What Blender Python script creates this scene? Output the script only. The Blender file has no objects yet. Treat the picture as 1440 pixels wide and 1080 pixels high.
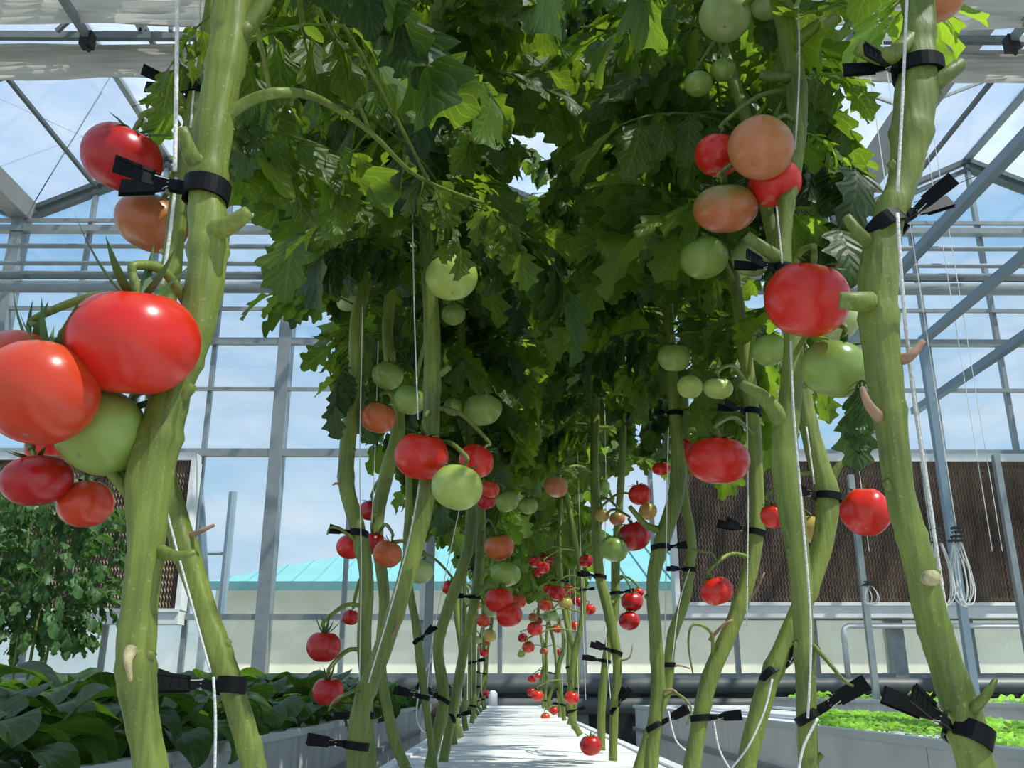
import bpy, bmesh, math, random
from mathutils import Vector, Matrix, Euler
random.seed(7)
PI = math.pi
R_ = random.uniform
sc = bpy.context.scene
COL = sc.collection

# ------------------------------------------------------------------ camera
H = 0.15
FPX = 1300.0
PITCH = math.radians(18.34)
YAW = math.radians(-0.40)
CAM = Vector((0, 0, H))
cd = bpy.data.cameras.new('camera')
cam = bpy.data.objects.new('camera', cd)
COL.objects.link(cam)
cd.sensor_width = 36.0
cd.sensor_fit = 'HORIZONTAL'
cd.lens = 36.0 * FPX / 1440.0
cd.clip_start = 0.02
cd.clip_end = 500
cam.location = CAM
cam.rotation_euler = (PI / 2 + PITCH, 0, YAW)
sc.camera = cam
_m = Euler(cam.rotation_euler).to_matrix()
RT, UP, BK = _m.col[0].copy(), _m.col[1].copy(), _m.col[2].copy()
FW = -BK


def P(px, py, Y):
    d = FW + RT * ((px - 720) / FPX) + UP * ((540 - py) / FPX)
    return CAM + d * (Y / d.y)


def proj(p):
    v = p - CAM
    z = v.dot(FW)
    if z < 0.03:
        return (-9999, -9999, z)
    return (720 + FPX * v.dot(RT) / z, 540 - FPX * v.dot(UP) / z, z)


# ------------------------------------------------------------------ world, sun, exposure
sc.view_settings.view_transform = 'Standard'
sc.view_settings.look = 'None'
sc.view_settings.gamma = 1
sc.view_settings.use_curve_mapping = False
sc.view_settings.exposure = 0.0

w = bpy.data.worlds.new('sky')
sc.world = w
w.use_nodes = True
nt = w.node_tree
nt.nodes.clear()
out = nt.nodes.new('ShaderNodeOutputWorld')
bg = nt.nodes.new('ShaderNodeBackground')
tc = nt.nodes.new('ShaderNodeTexCoord')
sep = nt.nodes.new('ShaderNodeSeparateXYZ')
nt.links.new(tc.outputs['Generated'], sep.inputs[0])
ramp = nt.nodes.new('ShaderNodeValToRGB')
nt.links.new(sep.outputs['Z'], ramp.inputs[0])
e = ramp.color_ramp.elements
e[0].position = 0.0; e[0].color = (0.66, 0.80, 0.90, 1)
e[1].position = 0.75; e[1].color = (0.10, 0.30, 0.70, 1)
x = e.new(0.22); x.color = (0.42, 0.66, 0.90, 1)
x = e.new(0.42); x.color = (0.24, 0.53, 0.88, 1)
mp = nt.nodes.new('ShaderNodeMapping')
mp.inputs['Scale'].default_value = (1.6, 1.6, 5.0)
mp.inputs['Location'].default_value = (0.3, 0.1, 0.25)
nt.links.new(tc.outputs['Generated'], mp.inputs[0])
nz = nt.nodes.new('ShaderNodeTexNoise')
nz.inputs['Scale'].default_value = 2.6
nz.inputs['Detail'].default_value = 7
nz.inputs['Roughness'].default_value = 0.55
nt.links.new(mp.outputs[0], nz.inputs['Vector'])
cr = nt.nodes.new('ShaderNodeValToRGB')
cr.color_ramp.elements[0].position = 0.42
cr.color_ramp.elements[1].position = 0.72
cr.color_ramp.elements[1].color = (0.85, 0.85, 0.85, 1)
nt.links.new(nz.outputs['Fac'], cr.inputs[0])
mx = nt.nodes.new('ShaderNodeMixRGB')
nt.links.new(cr.outputs[0], mx.inputs[0])
nt.links.new(ramp.outputs[0], mx.inputs[1])
mx.inputs[2].default_value = (0.92, 0.95, 1.0, 1)
nt.links.new(mx.outputs[0], bg.inputs['Color'])
bg.inputs['Strength'].default_value = 1.0
nt.links.new(bg.outputs[0], out.inputs[0])

sd = bpy.data.lights.new('sun', 'SUN')
sd.energy = 10.0
sd.angle = math.radians(0.7)
sd.color = (1.0, 0.95, 0.86)
sun = bpy.data.objects.new('sun', sd)
COL.objects.link(sun)
SUNDIR = Vector((0.47, -0.27, 0.84)).normalized()
sun.rotation_euler = SUNDIR.to_track_quat('Z', 'Y').to_euler()
sun.location = (3, -3, 12)


# ------------------------------------------------------------------ materials
def new_mat(name):
    m = bpy.data.materials.new(name)
    m.use_nodes = True
    n = m.node_tree
    b = n.nodes['Principled BSDF']
    return m, n, b


def plain(name, col, rough=0.5, metal=0.0, noise=0.0, nscale=20.0, bump=0.0, spec=0.5, stretch=(1, 1, 1)):
    m, n, b = new_mat(name)
    b.inputs['Base Color'].default_value = (*col, 1)
    b.inputs['Roughness'].default_value = rough
    b.inputs['Metallic'].default_value = metal
    b.inputs['Specular IOR Level'].default_value = spec
    if noise or bump:
        t = n.nodes.new('ShaderNodeTexCoord')
        mpp = n.nodes.new('ShaderNodeMapping')
        mpp.inputs['Scale'].default_value = stretch
        n.links.new(t.outputs['Object'], mpp.inputs[0])
        z = n.nodes.new('ShaderNodeTexNoise')
        z.inputs['Scale'].default_value = nscale
        z.inputs['Detail'].default_value = 5
        n.links.new(mpp.outputs[0], z.inputs['Vector'])
        if noise:
            hs = n.nodes.new('ShaderNodeMixRGB')
            hs.blend_type = 'MULTIPLY'
            hs.inputs[0].default_value = 1
            hs.inputs[1].default_value = (*col, 1)
            rr = n.nodes.new('ShaderNodeMapRange')
            rr.inputs['From Min'].default_value = 0.3
            rr.inputs['From Max'].default_value = 0.7
            rr.inputs['To Min'].default_value = 1 - noise
            rr.inputs['To Max'].default_value = 1 + noise
            n.links.new(z.outputs['Fac'], rr.inputs[0])
            n.links.new(rr.outputs[0], hs.inputs[2])
            n.links.new(hs.outputs[0], b.inputs['Base Color'])
        if bump:
            bp = n.nodes.new('ShaderNodeBump')
            bp.inputs['Strength'].default_value = bump
            bp.inputs['Distance'].default_value = 0.01
            n.links.new(z.outputs['Fac'], bp.inputs['Height'])
            n.links.new(bp.outputs[0], b.inputs['Normal'])
    return m


def glass_mat(name, tint, trans=0.85, haze=(0.8, 0.85, 0.9), rough=0.05):
    m = bpy.data.materials.new(name)
    m.use_nodes = True
    n = m.node_tree
    n.nodes.clear()
    o = n.nodes.new('ShaderNodeOutputMaterial')
    t = n.nodes.new('ShaderNodeBsdfTransparent'); t.inputs[0].default_value = (*tint, 1)
    d = n.nodes.new('ShaderNodeBsdfTranslucent'); d.inputs[0].default_value = (*haze, 1)
    d2 = n.nodes.new('ShaderNodeBsdfDiffuse'); d2.inputs[0].default_value = (*haze, 1)
    ad = n.nodes.new('ShaderNodeMixShader'); ad.inputs[0].default_value = 0.4
    n.links.new(d.outputs[0], ad.inputs[1]); n.links.new(d2.outputs[0], ad.inputs[2])
    g = n.nodes.new('ShaderNodeBsdfGlossy'); g.inputs['Roughness'].default_value = rough
    tcn = n.nodes.new('ShaderNodeTexCoord')
    zz = n.nodes.new('ShaderNodeTexNoise'); zz.inputs['Scale'].default_value = 1.2; zz.inputs['Detail'].default_value = 6
    n.links.new(tcn.outputs['Object'], zz.inputs['Vector'])
    mr = n.nodes.new('ShaderNodeMapRange')
    mr.inputs['From Min'].default_value = 0.3; mr.inputs['From Max'].default_value = 0.7
    mr.inputs['To Min'].default_value = min(1, (1 - trans) * 1.5); mr.inputs['To Max'].default_value = (1 - trans) * 0.5
    n.links.new(zz.outputs['Fac'], mr.inputs[0])
    m1 = n.nodes.new('ShaderNodeMixShader')
    n.links.new(mr.outputs[0], m1.inputs[0])
    n.links.new(t.outputs[0], m1.inputs[1]); n.links.new(ad.outputs[0], m1.inputs[2])
    m2 = n.nodes.new('ShaderNodeMixShader'); m2.inputs[0].default_value = 0.04
    n.links.new(m1.outputs[0], m2.inputs[1]); n.links.new(g.outputs[0], m2.inputs[2])
    n.links.new(m2.outputs[0], o.inputs[0])
    return m


def leaf_mat(name, base, trans, tfac=0.4, rough=0.45, veins=7.0, under=1.0):
    m, n, b = new_mat(name)
    uv = n.nodes.new('ShaderNodeUVMap')
    s = n.nodes.new('ShaderNodeSeparateXYZ'); n.links.new(uv.outputs[0], s.inputs[0])

    def math_(op, a, bb=None, c=None):
        k = n.nodes.new('ShaderNodeMath'); k.operation = op
        for i, v in enumerate((a, bb, c)):
            if v is None: continue
            if isinstance(v, (int, float)): k.inputs[i].default_value = v
            else: n.links.new(v, k.inputs[i])
        return k.outputs[0]
    u = math_('ABSOLUTE', math_('SUBTRACT', s.outputs[0], 0.5))
    ph = math_('FRACT', math_('SUBTRACT', math_('MULTIPLY', s.outputs[1], veins), math_('MULTIPLY', u, 3.5)))
    side = math_('LESS_THAN', math_('ABSOLUTE', math_('SUBTRACT', ph, 0.5)), 0.07)
    mid = math_('LESS_THAN', u, 0.03)
    v = math_('MAXIMUM', side, mid)
    quilt = math_('ABSOLUTE', math_('SUBTRACT', ph, 0.5))
    tcn = n.nodes.new('ShaderNodeTexCoord')
    nzz = n.nodes.new('ShaderNodeTexNoise'); nzz.inputs['Scale'].default_value = 14
    n.links.new(tcn.outputs['Object'], nzz.inputs['Vector'])
    oi = n.nodes.new('ShaderNodeObjectInfo')
    var = math_('ADD', math_('MULTIPLY', oi.outputs['Random'], 0.55), math_('MULTIPLY', nzz.outputs['Fac'], 0.6))
    var = math_('ADD', var, 0.42)

    def colr(c):
        k = n.nodes.new('ShaderNodeMixRGB'); k.blend_type = 'MULTIPLY'; k.inputs[0].default_value = 1
        k.inputs[1].default_value = (*c, 1); n.links.new(var, k.inputs[2])
        q = n.nodes.new('ShaderNodeMixRGB'); n.links.new(math_('MULTIPLY', v, 0.35), q.inputs[0])
        n.links.new(k.outputs[0], q.inputs[1])
        q.inputs[2].default_value = (min(1, c[0] * 2.2 + .03), min(1, c[1] * 1.9 + .03), min(1, c[2] * 2 + .02), 1)
        return q.outputs[0]
    n.links.new(colr(base), b.inputs['Base Color'])
    b.inputs['Roughness'].default_value = rough
    b.inputs['Specular IOR Level'].default_value = 0.4
    bp = n.nodes.new('ShaderNodeBump'); bp.inputs['Strength'].default_value = 0.5; bp.inputs['Distance'].default_value = 0.003
    n.links.new(math_('ADD', quilt, math_('MULTIPLY', nzz.outputs['Fac'], 0.4)), bp.inputs['Height'])
    n.links.new(bp.outputs[0], b.inputs['Normal'])
    tr = n.nodes.new('ShaderNodeBsdfTranslucent'); n.links.new(colr(trans), tr.inputs[0])
    mxs = n.nodes.new('ShaderNodeMixShader'); mxs.inputs[0].default_value = tfac
    n.links.new(b.outputs[0], mxs.inputs[1]); n.links.new(tr.outputs[0], mxs.inputs[2])
    n.links.new(mxs.outputs[0], n.nodes['Material Output'].inputs[0])
    return m


def tomato_mat(name, body, shoulder, mixpos=0.55, blot=0.12, tip=None):
    """skin colour with its own ripening gradient from the stalk end and a tan scar at the blossom end"""
    m, n, b = new_mat(name)
    t = n.nodes.new('ShaderNodeTexCoord')
    s = n.nodes.new('ShaderNodeSeparateXYZ'); n.links.new(t.outputs['Object'], s.inputs[0])
    z = n.nodes.new('ShaderNodeTexNoise'); z.inputs['Scale'].default_value = 2.2; z.inputs['Detail'].default_value = 3
    n.links.new(t.outputs['Object'], z.inputs['Vector'])
    ad = n.nodes.new('ShaderNodeMath'); ad.operation = 'MULTIPLY_ADD'
    n.links.new(z.outputs['Fac'], ad.inputs[0]); ad.inputs[1].default_value = 1.2
    n.links.new(s.outputs['Z'], ad.inputs[2])
    r = n.nodes.new('ShaderNodeMapRange')
    r.inputs['From Min'].default_value = mixpos + 0.1; r.inputs['From Max'].default_value = mixpos + 1.1
    n.links.new(ad.outputs[0], r.inputs[0])
    mxx = n.nodes.new('ShaderNodeMixRGB')
    n.links.new(r.outputs[0], mxx.inputs[0])
    mxx.inputs[1].default_value = (*body, 1); mxx.inputs[2].default_value = (*shoulder, 1)
    z2 = n.nodes.new('ShaderNodeTexNoise'); z2.inputs['Scale'].default_value = 60
    n.links.new(t.outputs['Object'], z2.inputs['Vector'])
    # scar
    sx = n.nodes.new('ShaderNodeVectorMath'); sx.operation = 'MULTIPLY'; sx.inputs[1].default_value = (1, 1, 0)
    n.links.new(t.outputs['Object'], sx.inputs[0])
    ln = n.nodes.new('ShaderNodeVectorMath'); ln.operation = 'LENGTH'; n.links.new(sx.outputs[0], ln.inputs[0])
    lt = n.nodes.new('ShaderNodeMath'); lt.operation = 'LESS_THAN'; lt.inputs[1].default_value = 0.055
    n.links.new(ln.outputs['Value'], lt.inputs[0])
    lz = n.nodes.new('ShaderNodeMath'); lz.operation = 'LESS_THAN'; lz.inputs[1].default_value = 0
    n.links.new(s.outputs['Z'], lz.inputs[0])
    mu = n.nodes.new('ShaderNodeMath'); mu.operation = 'MULTIPLY'
    n.links.new(lt.outputs[0], mu.inputs[0]); n.links.new(lz.outputs[0], mu.inputs[1])
    m3 = n.nodes.new('ShaderNodeMixRGB'); n.links.new(mu.outputs[0], m3.inputs[0])
    n.links.new(mxx.outputs[0], m3.inputs[1]); m3.inputs[2].default_value = (0.30, 0.20, 0.08, 1)
    n.links.new(m3.outputs[0], b.inputs['Base Color'])
    b.inputs['Roughness'].default_value = 0.27
    b.inputs['Subsurface Weight'].default_value = 0.12
    b.inputs['Subsurface Radius'].default_value = (0.02, 0.008, 0.004)
    b.inputs['Subsurface Scale'].default_value = 0.3
    b.inputs['Specular IOR Level'].default_value = 0.5
    bp = n.nodes.new('ShaderNodeBump'); bp.inputs['Strength'].default_value = 0.02; bp.inputs['Distance'].default_value = 0.02
    n.links.new(z2.outputs['Fac'], bp.inputs['Height']); n.links.new(bp.outputs[0], b.inputs['Normal'])
    return m


def stem_mat(name, c1, c2):
    m, n, b = new_mat(name)
    t = n.nodes.new('ShaderNodeTexCoord')
    mpp = n.nodes.new('ShaderNodeMapping'); mpp.inputs['Scale'].default_value = (1, 1, 0.06)
    n.links.new(t.outputs['Object'], mpp.inputs[0])
    z = n.nodes.new('ShaderNodeTexNoise'); z.inputs['Scale'].default_value = 260; z.inputs['Detail'].default_value = 4
    n.links.new(mpp.outputs[0], z.inputs['Vector'])
    z2 = n.nodes.new('ShaderNodeTexNoise'); z2.inputs['Scale'].default_value = 9; z2.inputs['Detail'].default_value = 5
    n.links.new(t.outputs['Object'], z2.inputs['Vector'])
    av = n.nodes.new('ShaderNodeMath'); av.operation = 'MULTIPLY_ADD'
    n.links.new(z.outputs['Fac'], av.inputs[0]); av.inputs[1].default_value = 0.6
    n.links.new(z2.outputs['Fac'], av.inputs[2])
    r = n.nodes.new('ShaderNodeMapRange'); r.inputs['From Min'].default_value = 0.55; r.inputs['From Max'].default_value = 1.05
    n.links.new(av.outputs[0], r.inputs[0])
    q = n.nodes.new('ShaderNodeMixRGB'); n.links.new(r.outputs[0], q.inputs[0])
    q.inputs[1].default_value = (*c1, 1); q.inputs[2].default_value = (*c2, 1)
    # fine pale speckles
    z3 = n.nodes.new('ShaderNodeTexNoise'); z3.inputs['Scale'].default_value = 420; z3.inputs['Detail'].default_value = 1
    n.links.new(t.outputs['Object'], z3.inputs['Vector'])
    g = n.nodes.new('ShaderNodeMapRange'); g.inputs['From Min'].default_value = 0.66; g.inputs['From Max'].default_value = 0.74
    g.inputs['To Max'].default_value = 0.22
    n.links.new(z3.outputs['Fac'], g.inputs[0])
    q2 = n.nodes.new('ShaderNodeMixRGB'); n.links.new(g.outputs[0], q2.inputs[0])
    n.links.new(q.outputs[0], q2.inputs[1]); q2.inputs[2].default_value = (0.5, 0.55, 0.3, 1)
    n.links.new(q2.outputs[0], b.inputs['Base Color'])
    b.inputs['Roughness'].default_value = 0.5
    b.inputs['Subsurface Weight'].default_value = 0.08
    b.inputs['Subsurface Radius'].default_value = (0.006, 0.008, 0.002)
    b.inputs['Subsurface Scale'].default_value = 0.4
    bp = n.nodes.new('ShaderNodeBump'); bp.inputs['Strength'].default_value = 0.35; bp.inputs['Distance'].default_value = 0.002
    n.links.new(z.outputs['Fac'], bp.inputs['Height']); n.links.new(bp.outputs[0], b.inputs['Normal'])
    return m


M = {}
M['stem'] = stem_mat('stem_green', (0.060, 0.095, 0.010), (0.235, 0.285, 0.042))
M['scar'] = plain('stem_scar', (0.42, 0.36, 0.18), 0.7, noise=0.3, nscale=120, bump=0.3)
M['dry'] = plain('dry_stalk', (0.33, 0.20, 0.12), 0.8, noise=0.3, nscale=90)
M['leaf'] = leaf_mat('tomato_leaf', (0.062, 0.108, 0.016), (0.26, 0.42, 0.022), 0.45)
M['leaf_young'] = leaf_mat('tomato_leaf_young', (0.10, 0.19, 0.02), (0.42, 0.66, 0.035), 0.5)  # ordinary tomato leaf with sunlight painted into its lighter colour
M['leaf_dark'] = leaf_mat('tomato_leaf_dark', (0.035, 0.075, 0.014), (0.10, 0.20, 0.015), 0.35)
M['bush'] = leaf_mat('bush_leaf', (0.055, 0.13, 0.035), (0.14, 0.30, 0.04), 0.32)
M['green_leaf'] = leaf_mat('leafy_green', (0.045, 0.095, 0.016), (0.12, 0.26, 0.016), 0.32, rough=0.38, veins=5)
M['seedling'] = leaf_mat('seedling_leaf', (0.20, 0.44, 0.05), (0.4, 0.75, 0.06), 0.4, veins=4)
M['calyx'] = plain('calyx_green', (0.05, 0.12, 0.025), 0.6, noise=0.3, nscale=150)
M['string'] = plain('white_twine', (0.72, 0.71, 0.66), 0.8, noise=0.2, nscale=400, bump=0.4)
M['clip'] = plain('black_plastic', (0.005, 0.005, 0.0055), 0.5, spec=0.15)
M['steel'] = plain('spring_steel', (0.6, 0.58, 0.52), 0.3, metal=1)
M['galv'] = plain('galvanised', (0.25, 0.28, 0.28), 0.45, metal=0.35, noise=0.12, nscale=6)
M['galv_dark'] = plain('galvanised_dark', (0.09, 0.11, 0.11), 0.5, metal=0.3, noise=0.15, nscale=6)
M['whitem'] = plain('white_metal', (0.66, 0.68, 0.66), 0.45, noise=0.08, nscale=3)
M['guttermat'] = plain('gutter_metal', (0.30, 0.30, 0.285), 0.5, noise=0.1, nscale=3)
M['board'] = plain('white_board', (0.70, 0.70, 0.66), 0.8, noise=0.22, nscale=9, bump=0.25, stretch=(1.0, 2.6, 1))
M['bedside'] = plain('bed_side_panel', (0.55, 0.55, 0.53), 0.5, noise=0.15, nscale=4, stretch=(3, 3, .5))
M['film'] = plain('white_film', (0.74, 0.73, 0.70), 0.35, noise=0.12, nscale=5, bump=0.2)
M['floor'] = plain('concrete', (0.22, 0.22, 0.21), 0.9, noise=0.25, nscale=3, bump=0.2)
M['soil'] = plain('outdoor_ground', (0.36, 0.34, 0.27), 0.95, noise=0.3, nscale=0.6)
M['glass'] = glass_mat('wall_glass', (0.93, 0.97, 0.99), 0.95, (0.7, 0.8, 0.85))
M['frost'] = glass_mat('hazy_low_glass', (0.93, 0.97, 0.95), 0.80, (0.9, 0.93, 0.85))
M['roofglass'] = glass_mat('roof_glass', (0.95, 0.98, 1.0), 0.74, (0.60, 0.66, 0.74))
M['cloth'] = plain('shade_cloth', (0.60, 0.58, 0.50), 0.9, noise=0.2, nscale=4, stretch=(0.3, 1, 8))
M['pad'] = plain('cooling_pad_paper', (0.21, 0.155, 0.115), 0.95, noise=0.45, nscale=5, stretch=(1, 1, .3))
M['black'] = plain('black_film', (0.02, 0.02, 0.02), 0.6)
M['duct'] = plain('grey_duct', (0.075, 0.085, 0.08), 0.5, noise=0.15, nscale=5)
M['turq'] = plain('turquoise_roof', (0.13, 0.34, 0.34), 0.5, noise=0.08, nscale=1)
M['turqd'] = plain('turquoise_gutter', (0.04, 0.18, 0.19), 0.5)
M['bwall'] = plain('outbuilding_wall', (0.86, 0.83, 0.70), 0.9, noise=0.1, nscale=0.8)
M['pipe'] = plain('thin_pipe', (0.20, 0.27, 0.31), 0.4, metal=0.3)
M['wire'] = plain('dark_wire', (0.05, 0.06, 0.07), 0.5)
TCOL = {
    'red': ((0.64, 0.020, 0.008), (0.66, 0.045, 0.012), 0.9),
    'deep': ((0.42, 0.010, 0.008), (0.48, 0.018, 0.010), 0.9),
    'orangered': ((0.58, 0.045, 0.012), (0.60, 0.10, 0.02), 0.6),
    'orange': ((0.56, 0.12, 0.03), (0.50, 0.20, 0.05), 0.5),
    'peach': ((0.55, 0.20, 0.08), (0.50, 0.27, 0.09), 0.4),
    'turning': ((0.48, 0.14, 0.05), (0.20, 0.22, 0.05), 0.2),
    'brown': ((0.42, 0.13, 0.04), (0.36, 0.17, 0.05), 0.5),
    'green': ((0.25, 0.35, 0.07), (0.16, 0.27, 0.045), 0.4),
    'lime': ((0.38, 0.47, 0.10), (0.26, 0.38, 0.06), 0.6),
    'pale': ((0.36, 0.44, 0.16), (0.24, 0.36, 0.10), 0.4),
    'yellow': ((0.50, 0.34, 0.08), (0.40, 0.38, 0.08), 0.5),
}
TMAT = {k: tomato_mat('tomato_' + k, *v) for k, v in TCOL.items()}


# ------------------------------------------------------------------ mesh helpers
class MB:
    def __init__(s):
        s.v = []; s.f = []; s.uv = None

    def add(s, vs, fs):
        o = len(s.v)
        s.v.extend(Vector(a) for a in vs)
        s.f.extend([tuple(i + o for i in f) for f in fs])
        return o

    def box(s, x0, x1, y0, y1, z0, z1):
        s.add([(x0, y0, z0), (x1, y0, z0), (x1, y1, z0), (x0, y1, z0), (x0, y0, z1), (x1, y0, z1), (x1, y1, z1), (x0, y1, z1)],
              [(0, 3, 2, 1), (4, 5, 6, 7), (0, 1, 5, 4), (1, 2, 6, 5), (2, 3, 7, 6), (3, 0, 4, 7)])

    def beam(s, a, b, w, h, up=(0, 0, 1)):
        a = Vector(a); b = Vector(b); d = (b - a).normalized()
        up = Vector(up)
        if abs(d.dot(up)) > 0.98: up = Vector((0, 1, 0))
        sx = d.cross(up).normalized() * w / 2
        uz = sx.cross(d).normalized() * h / 2
        s.add([a - sx - uz, a + sx - uz, a + sx + uz, a - sx + uz, b - sx - uz, b + sx - uz, b + sx + uz, b - sx + uz],
              [(0, 1, 2, 3), (7, 6, 5, 4), (0, 4, 5, 1), (1, 5, 6, 2), (2, 6, 7, 3), (3, 7, 4, 0)])

    def tube(s, pts, rad, n=8, cap=True, ridge=0.0):
        pts = [Vector(p) for p in pts]
        m = len(pts)
        if not hasattr(rad, '__len__'): rad = [rad] * m
        rings = []
        t0 = (pts[1] - pts[0]).normalized()
        ref = Vector((0, 1, 0)) if abs(t0.y) < 0.9 else Vector((1, 0, 0))
        nrm = (ref - t0 * ref.dot(t0)).normalized()
        vs = []
        for i in range(m):
            t = (pts[min(i + 1, m - 1)] - pts[max(i - 1, 0)])
            t = t.normalized() if t.length > 1e-9 else t0
            nrm = (nrm - t * nrm.dot(t)).normalized()
            bn = t.cross(nrm)
            for k in range(n):
                a = 2 * PI * k / n
                vs.append(pts[i] + (nrm * math.cos(a) + bn * math.sin(a)) * rad[i] * (1 + ridge * math.cos(5 * a + .6 * math.sin(i * .35))))
        fs = []
        for i in range(m - 1):
            for k in range(n):
                k2 = (k + 1) % n
                fs.append((i * n + k, i * n + k2, (i + 1) * n + k2, (i + 1) * n + k))
        if cap:
            fs.append(tuple(range(n - 1, -1, -1)))
            fs.append(tuple((m - 1) * n + k for k in range(n)))
        s.add(vs, fs)

    def mesh(s, name, mat, off=None, smooth=False):
        me = bpy.data.meshes.new(name)
        if off is not None:
            vs = [v - off for v in s.v]
        else:
            vs = s.v
        me.from_pydata([tuple(v) for v in vs], [], s.f)
        me.materials.append(mat)
        if smooth:
            me.shade_smooth()
        me.update()
        return me


def link(o, parent=None):
    COL.objects.link(o)
    if parent is not None:
        o.parent = parent
    return o


def tag(o, label=None, cat=None, group=None, kind=None):
    if label: o['label'] = label
    if cat: o['category'] = cat
    if group: o['group'] = group
    if kind: o['kind'] = kind
    return o


def empty(name, loc=(0, 0, 0)):
    o = bpy.data.objects.new(name, None)
    o.empty_display_size = 0.02
    o.location = loc
    COL.objects.link(o)
    return o


def build(mb, name, mat, parent=None, smooth=False, loc=None):
    """mesh given in world coordinates; its origin goes to loc, or to the parent's place"""
    off = Vector((0, 0, 0))
    if parent is not None:
        off = WLOC(parent)
    base = Vector(loc) if loc is not None else off
    me = mb.mesh(name, mat, base, smooth)
    o = bpy.data.objects.new(name, me)
    link(o, parent)
    o.location = base - off
    return o


def WLOC(o):
    v = Vector(o.location)
    while o.parent:
        o = o.parent
        v += Vector(o.location)
    return v


def inst(me, name, parent, M4):
    o = bpy.data.objects.new(name, me)
    link(o, parent)
    o.matrix_basis = M4
    return o


def spline(pts, sub=6):
    """Catmull-Rom through tuples of any length"""
    n = len(pts)
    outp = []
    for i in range(n - 1):
        p0 = pts[max(i - 1, 0)]; p1 = pts[i]; p2 = pts[i + 1]; p3 = pts[min(i + 2, n - 1)]
        for k in range(sub):
            t = k / sub
            outp.append(tuple(0.5 * ((2 * b) + (-a + c) * t + (2 * a - 5 * b + 4 * c - d) * t * t + (-a + 3 * b - 3 * c + d) * t ** 3)
                              for a, b, c, d in zip(p0, p1, p2, p3)))
    outp.append(tuple(pts[-1]))
    return outp


# ================================================================== SETTING
YW = 12.0
VAL = [-10.93, -6.98, -3.03, 0.92, 4.87, 8.82]
ZV, ZR = 6.70, 7.62
YF = -3.0
FLOOR_Z = -0.62


def setting(name, loc=(0, 0, 0)):
    return tag(empty(name, loc), kind='structure')


mb = MB(); mb.box(-11.2, 9.1, YF, YW + 0.1, FLOOR_Z - .1, FLOOR_Z)
tag(build(mb, 'floor', M['floor']), kind='structure')
mb = MB(); mb.box(-60, 60, YW + 0.15, 90, FLOOR_Z - .12, FLOOR_Z - .02)
tag(build(mb, 'ground', M['soil']), kind='structure')

# ---- back wall
wb = setting('wall_back', (0, YW, 0))
for i, x in enumerate(VAL):
    mb = MB(); mb.box(x - .085, x + .085, YW - .15, YW + .08, FLOOR_Z, ZV)
    mb.box(x - .11, x + .11, YW - .16, YW - .15, FLOOR_Z, FLOOR_Z + .3)
    build(mb, 'column', M['galv'], wb)
rails = [(0.30, .10, .08), (1.02, .07, .06), (3.13, .10, .08), (4.02, .05, .045), (4.70, .09, .08), (5.19, .05, .05), (6.40, .09, .12), (6.56, .05, .05)]
for z, hh, dd in rails:
    mb = MB(); mb.box(VAL[0], VAL[-1], YW - dd - .06, YW - .06, z - hh / 2, z + hh / 2)
    build(mb, 'rail', M['galv'], wb)


def roof_z(x):
    for a, b in zip(VAL, VAL[1:]):
        if a <= x <= b:
            m_ = (a + b) / 2
            return ZV + (ZR - ZV) * (1 - abs(x - m_) / ((b - a) / 2))
    return ZV


SP = 3.95
mx_ = []
for a in VAL[:-1]:
    for k in range(1, 4):
        x = a + SP * k / 4
        mx_.append(x)
        mb = MB(); mb.box(x - .028, x + .028, YW - .05, YW + .03, 0.28, roof_z(x) - .05)
        build(mb, 'mullion', M['galv'], wb)
xs = sorted(VAL + mx_)
zs = [0.30, 1.02, 3.13, 4.02, 4.70, 5.19, 6.40]
PADS = [(-8.0, -4.05), (2.15, 8.6)]
for i in range(len(xs) - 1):
    a, b = xs[i] + .01, xs[i + 1] - .01
    for j in range(len(zs) - 1):
        if j == 1 and any(p0 - .05 <= a and b <= p1 + .05 for p0, p1 in PADS):
            continue
        if b < -7.5 or a > 7.9:
            if j not in (0, 2, 5): pass
        mb = MB(); mb.box(a, b, YW, YW + .006, zs[j] + .01, zs[j + 1] - .01)
        build(mb, 'pane', M['frost'] if j == 0 else M['glass'], wb)
    # gable pane
    mb = MB()
    za, zb = roof_z(max(a, VAL[0])) - .03, roof_z(min(b, VAL[-1])) - .03
    mb.add([(a, YW, 6.41), (b, YW, 6.41), (b, YW, zb), (a, YW, za), (a, YW + .006, 6.41), (b, YW + .006, 6.41), (b, YW + .006, zb), (a, YW + .006, za)],
           [(0, 1, 2, 3), (7, 6, 5, 4), (0, 4, 5, 1), (1, 5, 6, 2), (2, 6, 7, 3), (3, 7, 4, 0)])
    build(mb, 'gable_pane', M['glass'], wb)
for a, b in zip(VAL, VAL[1:]):
    m_ = (a + b) / 2
    for x0, x1 in ((a, m_), (b, m_)):
        mb = MB()
        mb.beam((x0, YW - .04, ZV + .0), (x1, YW - .04, ZR + .0), .12, .07)
        mb.beam((x0, YW - .02, ZV - .13), (x1, YW - .02, ZR - .13), .09, .05)
        build(mb, 'gable_rafter', M['galv_dark'], wb)
mb = MB(); mb.box(VAL[0], VAL[-1], YW - .1, YW + .1, FLOOR_Z, 0.25)
build(mb, 'curb', M['black'], wb)

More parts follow.
